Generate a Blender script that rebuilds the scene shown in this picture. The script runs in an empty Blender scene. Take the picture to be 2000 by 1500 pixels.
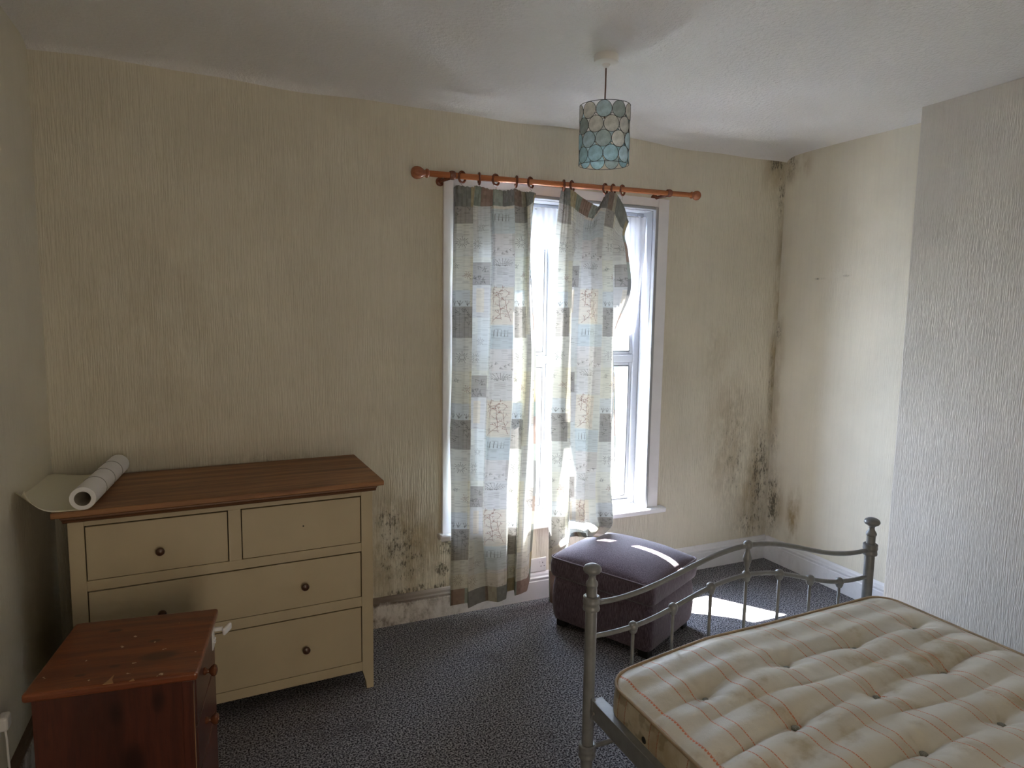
import bpy, bmesh, math, random, json
import numpy as np
from mathutils import Vector, Matrix
PI = math.pi
rnd = random.Random(7)
sc = bpy.context.scene
COL = sc.collection

# ---------------------------------------------------------------- camera, light, exposure
cd = bpy.data.cameras.new('camera'); cam = bpy.data.objects.new('camera', cd); COL.objects.link(cam)
r_, u_, f_ = Vector((0.91303295, -0.40758072, 0.01577287)), Vector((0.02886386, 0.10313494, 0.99424849)), Vector((0.40686325, 0.90732637, -0.10592995))
M = Matrix((r_, u_, -f_)).transposed().to_4x4(); M.translation = (0, 0, 1.7099); cam.matrix_world = M
cd.sensor_width = 36; cd.lens = 1262.61 / 2000 * 36; cd.clip_start = 0.02
sc.camera = cam
sc.view_settings.view_transform = 'Standard'; sc.view_settings.look = 'None'
sc.view_settings.gamma = 1; sc.view_settings.use_curve_mapping = False
sc.view_settings.exposure = 2.0
sc.cycles.max_bounces = 16; sc.cycles.diffuse_bounces = 10; sc.cycles.transparent_max_bounces = 24
sc.cycles.transmission_bounces = 12; sc.cycles.caustics_reflective = False; sc.cycles.caustics_refractive = False
sc.cycles.sample_clamp_indirect = 8
w = bpy.data.worlds.new('sky'); sc.world = w; w.use_nodes = True
bg = w.node_tree.nodes['Background']; bg.inputs['Color'].default_value = (.62, .76, 1, 1); bg.inputs['Strength'].default_value = 10.5
sl = bpy.data.lights.new('sun', 'SUN'); sl.energy = 38; sl.angle = math.radians(.5); sl.color = (1, .97, .94)
so = bpy.data.objects.new('sun', sl); COL.objects.link(so)
el = math.radians(52)
so.rotation_euler = Vector((.567*math.cos(el), -.824*math.cos(el), -math.sin(el))).to_track_quat('-Z', 'Y').to_euler()
so.location = (-6, 14, 12)
# added fill light in the unseen doorway behind the camera, lifts the room
al = bpy.data.lights.new('doorway_fill', 'AREA'); al.shape = 'RECTANGLE'; al.size = .8; al.size_y = 1.9; al.energy = 5.6; al.color = (1, .84, .64)
ao = bpy.data.objects.new('doorway_fill', al); COL.objects.link(ao); ao.location = (.55, -1.36, 1.03); ao.rotation_euler = (PI/2, 0, 0)
# daylight portal just outside the window glass
pl = bpy.data.lights.new('window_portal', 'AREA'); pl.shape = 'RECTANGLE'; pl.size = 1.3; pl.size_y = 1.9; pl.cycles.is_portal = True
po = bpy.data.objects.new('window_portal', pl); COL.objects.link(po); po.location = (1.81, 3.6, 1.43); po.rotation_euler = (-PI/2, 0, 0)

# ---------------------------------------------------------------- helpers
def link(o, parent=None):
    COL.objects.link(o)
    if parent is not None: o.parent = parent
    return o
def tag(o, label=None, cat=None, group=None, kind=None):
    if label: o['label'] = label
    if cat: o['category'] = cat
    if group: o['group'] = group
    if kind: o['kind'] = kind
    return o
def empty(name, loc=(0, 0, 0), rz=0, label=None, cat=None, group=None, kind=None):
    o = bpy.data.objects.new(name, None); o.location = loc; o.rotation_euler = (0, 0, rz); o.empty_display_size = .1
    link(o); return tag(o, label, cat, group, kind)
def obj(name, me, mat=None, parent=None, smooth=False, loc=None, rot=None, label=None):
    if isinstance(me, bmesh.types.BMesh):
        bm = me; me = bpy.data.meshes.new(name); bmesh.ops.recalc_face_normals(bm, faces=bm.faces); bm.to_mesh(me); bm.free()
    if mat is not None and not me.materials: me.materials.append(mat)
    if smooth:
        me.polygons.foreach_set('use_smooth', [True]*len(me.polygons))
        if smooth != 'all':
            try: me.set_sharp_from_angle(angle=math.radians(40))
            except Exception: pass
    o = bpy.data.objects.new(name, me); link(o, parent)
    if loc is not None: o.location = loc
    if rot is not None: o.rotation_euler = rot
    if label: o['label'] = label
    return o
def box(bm, a, b, bev=0, seg=2, R=None):
    a = Vector(a); b = Vector(b)
    res = bmesh.ops.create_cube(bm, size=1); vs = res['verts']
    for v in vs: v.co = Vector((a[i] + (v.co[i]+.5)*(b[i]-a[i]) for i in range(3)))
    if bev:
        es = list({e for v in vs for e in v.link_edges})
        rr = bmesh.ops.bevel(bm, geom=es, offset=bev, segments=seg, affect='EDGES', profile=.5)
    return bm
def bx(a, b, bev=0, seg=2):
    bm = bmesh.new(); return box(bm, a, b, bev, seg)
def prism(bm, pts, axis, lo, hi):
    def P(p, t):
        return {'x': (t, p[0], p[1]), 'y': (p[0], t, p[1]), 'z': (p[0], p[1], t)}[axis]
    A = [bm.verts.new(P(p, lo)) for p in pts]; B = [bm.verts.new(P(p, hi)) for p in pts]
    n = len(pts)
    bm.faces.new(A); bm.faces.new(B[::-1])
    for i in range(n): bm.faces.new((A[i], B[i], B[(i+1) % n], A[(i+1) % n]))
    return bm
def lathe(bm, prof, n=20, org=(0, 0, 0), axis='z'):
    org = Vector(org); rings = []
    for r, h in prof:
        ring = []
        for k in range(n):
            t = 2*PI*k/n; c, s = r*math.cos(t), r*math.sin(t)
            p = {'z': (c, s, h), 'x': (h, c, s), 'y': (c, h, s)}[axis]
            ring.append(bm.verts.new(Vector(p)+org))
        rings.append(ring)
    for A, B in zip(rings, rings[1:]):
        for k in range(n): bm.faces.new((A[k], A[(k+1) % n], B[(k+1) % n], B[k]))
    bm.faces.new(rings[0][::-1]); bm.faces.new(rings[-1])
    return bm
def tube(bm, pts, r, n=10, closed=False):
    pts = [Vector(p) for p in pts]; m = len(pts); rings = []; N = None
    for i, p in enumerate(pts):
        if closed: T = pts[(i+1) % m] - pts[i-1]
        else: T = pts[min(i+1, m-1)] - pts[max(i-1, 0)]
        T.normalize()
        if N is None: N = T.orthogonal().normalized()
        N = (N - T*N.dot(T)).normalized(); B = T.cross(N)
        rr = r[i] if isinstance(r, (list, tuple)) else r
        rings.append([bm.verts.new(p + (N*math.cos(2*PI*k/n) + B*math.sin(2*PI*k/n))*rr) for k in range(n)])
    prs = list(zip(rings, rings[1:])) + ([(rings[-1], rings[0])] if closed else [])
    for A, B in prs:
        for k in range(n): bm.faces.new((A[k], A[(k+1) % n], B[(k+1) % n], B[k]))
    if not closed: bm.faces.new(rings[0][::-1]); bm.faces.new(rings[-1])
    return bm
def sph(bm, c, r, n=14, sz=(1, 1, 1)):
    prof = [(max(.0005, r*math.sin(PI*k/8)), -r*math.cos(PI*k/8)*sz[2]) for k in range(9)]
    return lathe(bm, prof, n, c)
def gridmesh(name, V, cols=None, uvs=None, closed_u=False):
    """V: (nv, nu, 3)"""
    nv, nu = V.shape[:2]
    me = bpy.data.meshes.new(name)
    idx = np.arange(nv*nu).reshape(nv, nu)
    q = np.stack([idx[:-1, :-1], idx[1:, :-1], idx[1:, 1:], idx[:-1, 1:]], -1).reshape(-1, 4)
    if closed_u:
        q2 = np.stack([idx[:-1, -1], idx[1:, -1], idx[1:, 0], idx[:-1, 0]], -1).reshape(-1, 4); q = np.concatenate([q, q2])
    me.vertices.add(nv*nu); me.vertices.foreach_set('co', V.reshape(-1).astype(np.float32))
    nf = len(q); me.loops.add(nf*4); me.polygons.add(nf)
    me.loops.foreach_set('vertex_index', q.reshape(-1).astype(np.int32))
    me.polygons.foreach_set('loop_start', np.arange(0, nf*4, 4, dtype=np.int32))
    me.update(calc_edges=True)
    me.polygons.foreach_set('use_smooth', np.ones(nf, dtype=bool))
    if cols is not None:
        ca = me.color_attributes.new('print', 'FLOAT_COLOR', 'POINT')
        ca.data.foreach_set('color', np.concatenate([cols.reshape(-1, 3), np.ones((nv*nu, 1))], 1).reshape(-1).astype(np.float32))
    return me

# ---------------------------------------------------------------- node helpers
class NT:
    def __init__(s, name):
        s.m = bpy.data.materials.new(name); s.m.use_nodes = True; s.t = s.m.node_tree; s.n = s.t.nodes; s.l = s.t.links
        s.b = s.n['Principled BSDF']; s.out = s.n['Material Output']
    def new(s, ty, **kw):
        x = s.n.new(ty)
        for k, v in kw.items(): setattr(x, k, v)
        return x
    def put(s, sock, v):
        if v is None: return
        if hasattr(v, 'is_output') or isinstance(v, bpy.types.NodeSocket): s.l.new(v, sock)
        else:
            if isinstance(v, (tuple, list)) and len(v) == 3 and len(sock.default_value) == 4: v = (*v, 1)
            sock.default_value = v
    def math(s, op, a, b=None, c=None, clamp=False):
        x = s.new('ShaderNodeMath', operation=op); x.use_clamp = clamp
        s.put(x.inputs[0], a); s.put(x.inputs[1], b); s.put(x.inputs[2], c); return x.outputs[0]
    def vm(s, op, a, b=None, out=0):
        x = s.new('ShaderNodeVectorMath', operation=op); s.put(x.inputs[0], a); s.put(x.inputs[1], b)
        return x.outputs['Value'] if op in ('LENGTH', 'DISTANCE', 'DOT_PRODUCT') else x.outputs[0]
    def pos(s): return s.new('ShaderNodeNewGeometry').outputs['Position']
    def oco(s): return s.new('ShaderNodeTexCoord').outputs['Object']
    def noise(s, vec, scale, detail=3, rough=.5, dist=0, out='Fac'):
        x = s.new('ShaderNodeTexNoise'); s.put(x.inputs['Vector'], vec)
        x.inputs['Scale'].default_value = scale; x.inputs['Detail'].default_value = detail
        x.inputs['Roughness'].default_value = rough; x.inputs['Distortion'].default_value = dist
        return x.outputs[0 if out == 'Fac' else 1]
    def ramp(s, v, a, b, lo=0., hi=1., smooth=True):
        x = s.new('ShaderNodeMapRange'); x.interpolation_type = 'SMOOTHSTEP' if smooth else 'LINEAR'
        s.put(x.inputs[0], v); x.inputs[1].default_value = a; x.inputs[2].default_value = b
        x.inputs[3].default_value = lo; x.inputs[4].default_value = hi; return x.outputs[0]
    def mix(s, f, a, b, mode='MIX'):
        x = s.new('ShaderNodeMix', data_type='RGBA', blend_type=mode)
        s.put(x.inputs[0], f); s.put(x.inputs[6], a); s.put(x.inputs[7], b); return x.outputs[2]
    def bump(s, h, strength=.3, dist=.002):
        x = s.new('ShaderNodeBump'); s.put(x.inputs['Height'], h); x.inputs['Strength'].default_value = strength
        x.inputs['Distance'].default_value = dist; s.l.new(x.outputs[0], s.b.inputs['Normal']); return x.outputs[0]
    def set(s, col=None, rough=.5, metal=0, spec=None):
        if col is not None: s.put(s.b.inputs['Base Color'], col)
        s.put(s.b.inputs['Roughness'], rough); s.put(s.b.inputs['Metallic'], metal)
        if spec is not None: s.put(s.b.inputs['Specular IOR Level'], spec)
        return s.m
def plain(name, col, rough=.5, metal=0, var=.06, scale=8, bump=0, bscale=200):
    t = NT(name); p = t.oco()
    n = t.noise(p, scale, 4)
    c = t.mix(t.ramp(n, .3, .7), tuple(x*(1-var) for x in col), tuple(min(1, x*(1+var)) for x in col))
    if bump: t.bump(t.noise(p, bscale, 2), bump, .001)
    return t.set(c, rough, metal)

def wallpaper(name, ax, col, spots=(), stains=(), rib=150., damp=1.0, bs=.55):
    """ribbed paint-on wallpaper; ax = horizontal axis of the wall; spots/stains = (a, z, ra, rz, strength)"""
    t = NT(name); P = t.pos()
    sp = t.new('ShaderNodeSeparateXYZ'); t.l.new(P, sp.inputs[0])
    a = sp.outputs[0 if ax == 'x' else 1]; z = sp.outputs[2]
    cv = t.new('ShaderNodeCombineXYZ'); t.l.new(a, cv.inputs[0]); t.l.new(z, cv.inputs[1]); V = cv.outputs[0]
    rv = t.vm('MULTIPLY', V, (1, .045, 1))
    h1 = t.noise(rv, rib, 2, .55); h2 = t.noise(t.vm('MULTIPLY', V, (1, .04, 1)), rib*.6, 1)
    h = t.math('ADD', t.ramp(h1, .38, .62), t.math('MULTIPLY', h2, .22))
    t.bump(h, bs, .004)
    blot = t.noise(V, 1.7, 4, .55); fine = t.noise(rv, 40, 2)
    c = t.mix(t.ramp(blot, .3, .7), tuple(x*.94 for x in col), tuple(min(1, x*1.04) for x in col))
    c = t.mix(t.math('MULTIPLY', t.ramp(fine, .45, .7), .10), c, tuple(x*.7 for x in col))
    def field(lst):
        acc = None
        for (sa, sz, ra, rz, st) in lst:
            d = t.vm('LENGTH', t.vm('MULTIPLY', t.vm('SUBTRACT', V, (sa, sz, 0)), (1/ra, 1/rz, 0)))
            m = t.ramp(d, .15, 1.0, st, 0)
            acc = m if acc is None else t.math('MAXIMUM', acc, m)
        return acc
    if stains:
        f = field(stains); nz = t.noise(t.vm('MULTIPLY', V, (1, .35, 1)), 9, 5, .65)
        f = t.math('MULTIPLY', f, t.ramp(nz, .35, .65))
        c = t.mix(f, c, (.30, .21, .085))
    if spots:
        f = field(spots)
        n1 = t.noise(t.vm('MULTIPLY', V, (1, .30, 1)), 95, 4, .7); n2 = t.noise(t.vm('MULTIPLY', V, (1, .5, 1)), 26, 5, .7)
        s_ = t.math('ADD', t.math('MULTIPLY', n1, .55), t.math('MULTIPLY', n2, .45))
        mm = t.math('SUBTRACT', s_, t.math('SUBTRACT', .715, t.math('MULTIPLY', f, .27)))
        k = t.ramp(mm, 0, .09)
        soft = t.math('MULTIPLY', f, t.ramp(n2, .36, .62, 0, .5))
        c = t.mix(soft, c, (.20, .165, .105)); c = t.mix(t.math('MULTIPLY', k, .80), c, (.06, .052, .036))
    return t.set(c, .62)

def woodmat(name, c1, c2, c3, axis=0, scale=1., rough=.4, knots=(), chips=None, grainlen=.06):
    t = NT(name); P = t.oco()
    st = [1, 1, 1]; st[axis] = grainlen
    v = t.vm('MULTIPLY', P, tuple(st))
    d = t.noise(P, 2.5*scale, 2, out='Color')
    v2 = t.vm('ADD', v, t.vm('MULTIPLY', d, (.035, .035, .035)))
    kn = None
    for (k, kr) in knots:
        s3 = [1/kr]*3; s3[axis] = .5/kr
        dd = t.vm('LENGTH', t.vm('MULTIPLY', t.vm('SUBTRACT', P, k), tuple(s3)))
        m = t.ramp(dd, .45, 1.0, 1, 0); kn = m if kn is None else t.math('MAXIMUM', kn, m)
        v2 = t.vm('ADD', v2, t.vm('MULTIPLY', t.vm('SUBTRACT', P, k), (0, 0, 0)) )
    g1 = t.noise(v2, 28*scale, 5, .6, .4); g2 = t.noise(v, 150*scale, 3, .6)
    c = t.mix(t.ramp(g1, .33, .67), c1, c2)
    c = t.mix(t.ramp(g2, .45, .8, 0, .55), c, c3)
    big = t.noise(t.vm('MULTIPLY', v, (1, 1, 1)), 7*scale, 3); c = t.mix(t.ramp(big, .45, .7, 0, .5), c, c3)
    if kn is not None: c = t.mix(t.math('MULTIPLY', kn, .9), c, tuple(x*.22 for x in c1))
    if chips:
        n = t.noise(P, chips[1], 2, .6); c = t.mix(t.ramp(n, chips[0], chips[0]+.015), c, (.62, .50, .36))
    t.bump(g2, .08, .001)
    return t.set(c, rough)
# ---------------------------------------------------------------- materials
XL, XR, XC, D, H, YC0, YC1, YB = -.704, 3.535, 3.282, 3.379, 2.8, .80, 2.279, -1.3
CREAM = (.68, .64, .53)
m_wall_win = wallpaper('cream_wallpaper_window', 'x', CREAM,
    spots=[(3.44, 2.80, .15, .20, 1.0), (3.50, 2.55, .07, .35, .8), (3.53, 1.7, .035, 1.1, .45), (3.45, .62, .18, .65, .86), (3.2, .8, .28, .7, .64), (3.40, .28, .3, .2, .8), (3.51, 1.3, .05, .7, .7),
           (.86, .42, .28, .42, .80), (.80, .60, .15, .20, .82), (1.10, .27, .09, .10, 1.0), (1.13, .42, .12, .2, .85), (.95, .17, .45, .07, .95), (.9, .3, .35, .2, .7), (2.98, 1.45, .13, .35, .32), (.2, .98, .5, .05, .5)],
    stains=[(3.45, 2.72, .20, .3, .55), (3.53, 1.6, .07, 1.5, .7), (3.40, .5, .24, .7, .65), (3.15, .9, .32, .7, .42), (.85, .45, .4, .55, .7), (1.1, .3, .2, .35, .5), (3.02, 1.5, .2, .3, .22), (-.3, 1.6, .5, .8, .16)])
m_wall_right = wallpaper('cream_wallpaper_alcove', 'y', CREAM,
    spots=[(3.34, 2.74, .09, .18, .85), (3.36, 1.62, .05, .14, .85), (3.34, .85, .07, .2, .72), (3.33, .42, .12, .4, .98), (3.05, 1.975, .07, .012, .9), (2.85, 1.985, .05, .012, .85)],
    stains=[(3.28, 2.72, .16, .14, .6), (3.14, .36, .10, .3, .95), (3.3, .4, .12, .4, .6), (3.35, 1.2, .07, 1.2, .4)], rib=170, bs=.2)
m_wall_left = wallpaper('cream_wallpaper_left', 'y', CREAM, spots=[(3.2, .95, .1, .05, .4)], bs=.3)
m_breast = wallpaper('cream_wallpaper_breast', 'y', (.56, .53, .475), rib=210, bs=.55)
m_back = wallpaper('cream_wallpaper_back', 'x', CREAM, bs=.3)

t = NT('artex_ceiling'); P = t.pos()
n1 = t.noise(P, 55, 4, .65); n2 = t.noise(P, 170, 2)
t.bump(t.math('ADD', t.ramp(n1, .35, .7), t.math('MULTIPLY', n2, .5)), .8, .004)
m_ceil = t.set(t.mix(t.ramp(t.noise(P, 1.3, 3), .3, .7), (.73, .72, .71), (.78, .77, .76)), .33)

t = NT('speckled_carpet'); P = t.pos()
n1 = t.noise(P, 135, 2, .65); n2 = t.noise(P, 40, 2); n3 = t.noise(P, 2.2, 4, .6)
c = t.mix(t.ramp(n1, .40, .62), (.022, .022, .028), (.34, .33, .35))
c = t.mix(t.ramp(n2, .5, .75, 0, .5), c, (.10, .10, .12))
c = t.mix(t.ramp(n3, .55, .75, 0, .45), c, (.055, .045, .045))
t.bump(n1, .9, .004); m_carpet = t.set(c, .95, 0, .1)

m_white = plain('white_gloss_paint', (.80, .80, .83), .32, var=.03)
t = NT('skirting_paint'); P = t.pos(); sp = t.new('ShaderNodeSeparateXYZ'); t.l.new(P, sp.inputs[0])
grime = t.ramp(sp.outputs[0], 1.7, .6, 0, 1); n = t.noise(t.vm('MULTIPLY', P, (1, 1, .6)), 22, 6, .75); nb = t.noise(P, 5, 3)
top = t.ramp(sp.outputs[2], .10, .17, .0, .55)
g2 = t.ramp(sp.outputs[0], 3.1, 3.5, 0, .12)
f = t.math('MULTIPLY', t.math('MAXIMUM', grime, g2), t.ramp(t.math('ADD', t.math('ADD', n, top), t.math('MULTIPLY', nb, .5)), .62, 1.0), clamp=True)
c = t.mix(f, t.mix(t.math('MULTIPLY', grime, .5), (.74, .74, .76), (.55, .47, .36)), (.10, .065, .04)); m_skirt = t.set(c, .45)

m_upvc = plain('white_upvc_dimmed', (.30, .31, .335), .4, var=.03)  # white set darker than the real frame, to offset the strong window light
m_reveal = plain('white_reveal_paint_dimmed', (.32, .33, .35), .5, var=.04)  # white paint darkened in colour so the bright reveal does not burn out
t = NT('window_glass'); tr = t.new('ShaderNodeBsdfTransparent'); gl = t.new('ShaderNodeBsdfGlossy'); gl.inputs['Roughness'].default_value = .02
mx = t.new('ShaderNodeMixShader'); lw = t.new('ShaderNodeLayerWeight'); lw.inputs[0].default_value = .5
t.l.new(t.math('ADD', .03, t.math('MULTIPLY', t.math('POWER', lw.outputs['Facing'], 4.), .4)), mx.inputs[0]); t.l.new(tr.outputs[0], mx.inputs[1]); t.l.new(gl.outputs[0], mx.inputs[2]); t.l.new(mx.outputs[0], t.out.inputs[0]); m_glass = t.m

def cloth(name, col, trans=.4, tint=None, bumpscale=900, bs=.2, attr=False, see=0):
    t = NT(name); P = t.oco()
    if attr: a = t.new('ShaderNodeVertexColor'); a.layer_name = 'print'; c = a.outputs[0]
    else: c = col
    d = t.new('ShaderNodeBsdfDiffuse'); tl = t.new('ShaderNodeBsdfTranslucent'); mx = t.new('ShaderNodeMixShader')
    t.put(d.inputs[0], c); t.put(tl.inputs[0], t.mix(1., c, tint, 'MULTIPLY') if tint else c); mx.inputs[0].default_value = trans
    bp = t.new('ShaderNodeBump'); bp.inputs['Strength'].default_value = bs; bp.inputs['Distance'].default_value = .001
    t.l.new(t.noise(t.vm('MULTIPLY', P, (.3, 1, 1)), bumpscale, 2), bp.inputs['Height']); t.l.new(bp.outputs[0], d.inputs['Normal'])
    t.l.new(d.outputs[0], mx.inputs[1]); t.l.new(tl.outputs[0], mx.inputs[2]); o = mx.outputs[0]
    if see:
        tr = t.new('ShaderNodeBsdfTransparent'); m2 = t.new('ShaderNodeMixShader'); m2.inputs[0].default_value = see
        t.l.new(o, m2.inputs[1]); t.l.new(tr.outputs[0], m2.inputs[2]); o = m2.outputs[0]
    t.l.new(o, t.out.inputs[0]); return t.m
m_curtain = cloth('printed_curtain_cotton', None, .05, attr=True)
m_net = cloth('white_net_voile', (.84, .85, .93), .05, see=.006)
m_paper = cloth('blank_wallpaper_roll', (.74, .72, .60), .12, bumpscale=200)
m_roll = plain('white_paper_roll', (.78, .78, .80), .5, var=.02)
m_rollline = plain('grey_print_line', (.30, .30, .29), .6)
m_card = plain('grey_cardboard', (.42, .38, .31), .8)

m_paint = plain('cream_drawer_paint', (.47, .395, .265), .42, var=.04, scale=5)
m_top = woodmat('stained_oak_top', (.36, .17, .065), (.20, .085, .032), (.055, .026, .014), 0, .8, .55, grainlen=.05)
m_topedge = woodmat('stained_oak_edge', (.17, .075, .032), (.11, .045, .02), (.05, .022, .012), 0, 1., .4, grainlen=.05)
m_knob = plain('dark_wood_knob', (.075, .034, .02), .3, var=.2, scale=60)
m_gap = plain('dark_drawer_interior', (.02, .015, .01), .9)
pk = [((.31, .13, .66), .035), ((.28, .235, .66), .012), ((.14, .34, .66), .014), ((.12, .07, .66), .01), ((.2, .1, .66), .01)]
m_pinetop = woodmat('antique_pine_top', (.24, .070, .024), (.14, .038, .015), (.07, .02, .01), 0, 1.2, .3, knots=pk, chips=(.715, 30), grainlen=.07)
sk = [((.22, 0, .56), .03), ((.33, 0, .58), .03), ((.26, 0, .40), .045), ((.17, 0, .34), .04), ((.05, 0, .50), .02)]
m_pine = woodmat('antique_pine_side', (.095, .024, .013), (.062, .016, .009), (.03, .009, .006), 2, 1.1, .34, knots=sk, grainlen=.06)
m_pineraw = plain('worn_pine_edge', (.40, .22, .10), .5)
m_pole = woodmat('varnished_pine_pole', (.52, .19, .07), (.40, .13, .05), (.26, .08, .03), 0, 1.5, .25, grainlen=.03)
m_ring = plain('dark_varnished_ring', (.15, .045, .022), .25, var=.2, scale=50)
m_brass = plain('dull_metal_hook', (.35, .33, .30), .4, .8)
m_metal = plain('grey_enamelled_steel', (.205, .213, .222), .36, .15, var=.08, scale=30, bump=.05, bscale=120)
m_slat = plain('pale_slat_wood', (.55, .47, .36), .6)
m_plastic = plain('white_plastic', (.80, .80, .80), .28, var=.02)
m_hole = plain('dark_hole', (.01, .01, .01), .8)

t = NT('ottoman_weave'); P = t.oco()
nv = t.noise(t.vm('MULTIPLY', P, (1, 1, .12)), 260, 3, .6); nh = t.noise(t.vm('MULTIPLY', P, (.15, .15, 1)), 260, 2)
c = t.mix(t.ramp(nv, .35, .7), (.075, .050, .066), (.175, .130, .160)); t.bump(t.math('ADD', nv, nh), .5, .001)
m_otto = t.set(c, .8, 0, .25); t.b.inputs['Sheen Weight'].default_value = .25
m_pipe = plain('ottoman_piping', (.15, .115, .13), .7)
m_black = plain('black_plastic_foot', (.012, .011, .011), .4)

# mattress ticking: stripes are stitched threads running the length of the bed
def ticking(side):
    t = NT('mattress_ticking_side' if side else 'mattress_ticking'); P = t.pos()
    sp = t.new('ShaderNodeSeparateXYZ'); t.l.new(P, sp.inputs[0])
    x = sp.outputs[1 if side else 0]; y = sp.outputs[2 if side else 1]
    x = t.math('ADD', x, t.math('MULTIPLY', t.math('SUBTRACT', t.noise(P, 3.5, 2), .5), .022))
    u = t.math('MULTIPLY', t.math('FRACT', t.math('DIVIDE', t.math('SUBTRACT', x, 1.239), .1735)), .1735)   # pair centre at .087
    c0 = t.math('ABSOLUTE', t.math('SUBTRACT', u, .0868)); l = t.math('ABSOLUTE', t.math('SUBTRACT', c0, .0205))
    st = t.math('SINE', t.math('MULTIPLY', y, 2*PI/.0125)); wv = t.math('MULTIPLY', st, .0007)
    ln = t.ramp(t.math('ABSOLUTE', t.math('ADD', l, wv)), .0013, .0026, 1, 0)
    dash = t.ramp(st, -.9, -.2, .3, 1)
    ln = t.math('MULTIPLY', ln, dash)
    if not side:
        e = t.math('ABSOLUTE', t.math('ADD', t.math('SUBTRACT', x, 1.215), t.math('MULTIPLY', wv, 2.)))
        ln = t.math('MAXIMUM', ln, t.math('MULTIPLY', t.ramp(e, .0022, .0042, 1, 0), dash))
    base = t.mix(t.ramp(t.noise(P, 2.3, 4, .6), .3, .7), (.66, .62, .53), (.56, .52, .43))
    band = t.ramp(c0, .019, .022, .13, 0); base = t.mix(band, base, (.40, .30, .20))
    stn = t.ramp(t.noise(P, 6.5, 5, .6), .52, .70, 0, .65); base = t.mix(stn, base, (.36, .27, .14))
    fl = t.ramp(t.noise(P, 24, 2, .5, 1.5), .62, .68, 0, .14); base = t.mix(fl, base, (.70, .62, .42))
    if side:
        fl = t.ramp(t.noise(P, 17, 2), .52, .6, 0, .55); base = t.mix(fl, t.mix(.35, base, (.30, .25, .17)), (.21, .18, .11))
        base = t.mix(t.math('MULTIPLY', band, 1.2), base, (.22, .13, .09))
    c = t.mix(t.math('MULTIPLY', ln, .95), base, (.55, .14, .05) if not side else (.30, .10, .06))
    t.bump(t.math('ADD', t.math('MULTIPLY', t.noise(P, 400, 2), .3), t.math('MULTIPLY', t.noise(P, 28, 3), 1.2)), .35, .003)
    return t.set(c, .55 if not side else .7, 0, .35)
m_tick, m_tickside = ticking(False), ticking(True)
m_piping = plain('brown_piping_tape', (.36, .27, .17), .6, var=.2, scale=9)
m_button = plain('grey_green_tuft', (.27, .28, .24), .6, var=.3, scale=300, bump=.4)

# ---------------------------------------------------------------- the room
WX0, WX1, WZ0, WZ1, TH = 1.16, 2.465, .47, 2.375, .27
def struct(name, bm, mat, **k):
    o = obj(name, bm, mat, **k); o['kind'] = 'structure'; return o
bm = bmesh.new()
box(bm, (XL-.2, D, -.1), (WX0, D+TH, H+.1)); box(bm, (WX1, D, -.1), (XR+.2, D+TH, H+.1))
box(bm, (WX0, D, -.1), (WX1, D+TH, WZ0)); box(bm, (WX0, D, WZ1), (WX1, D+TH, H+.1))
struct('wall_window', bm, m_wall_win)
struct('wall_left', bx((XL-.2, YB, -.1), (XL, D, H+.1)), m_wall_left)
bm = bx((XR, YB, -.1), (XR+.2, D, H+.1)); struct('wall_right', bm, m_wall_right)
bm = bx((XC, YC0, 0), (XR, YC1, H), .006); struct('wall_chimney_breast', bm, m_breast)
bm = bmesh.new(); box(bm, (XL-.2, YB-.15, -.1), (.1, YB, H+.1)); box(bm, (1.0, YB-.15, -.1), (XR+.2, YB, H+.1)); box(bm, (.1, YB-.15, 2.05), (1.0, YB, H+.1))
struct('wall_back', bm, m_back)
struct('floor', bx((XL-.2, YB-1.5, -.1), (XR+.2, D, 0)), m_carpet)
bm = bmesh.new(); box(bm, (-.1, YB-1.4, 0), (0, YB-.15, 2.3)); box(bm, (1.1, YB-1.4, 0), (1.2, YB-.15, 2.3)); box(bm, (-.1, YB-1.5, 0), (1.2, YB-1.4, 2.3)); box(bm, (-.1, YB-1.5, 2.3), (1.2, YB-.15, 2.4))
struct('wall_landing', bm, m_back)
# ceiling: slightly uneven old plaster that turns down into a soft cove at the window wall
ys = np.concatenate([np.linspace(YB-.1, D-.16, 60), D-.16+.16*np.linspace(0, 1, 18)[1:]**.7]); xs = np.linspace(XL, XR, 110)
X, Y = np.meshgrid(xs, ys)
wav = .008*np.sin(X*2.1+1)+.005*np.sin(X*5.3)+.003*np.sin(X*11+Y*3)
Z = H + .004*np.sin(X*1.7+Y*2.3)+.003*np.sin(Y*4.1-X*3) - (.030+wav)*np.exp(-(D-Y)/.035)
me = gridmesh('ceiling', np.stack([X, Y, Z], -1)); me.materials.append(m_ceil)
o = obj('ceiling', me); o['kind'] = 'structure'
o = struct('ceiling_boards', bx((XL-.2, YB-.15, H+.05), (XR+.2, D+TH, H+.2)), m_white)

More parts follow.
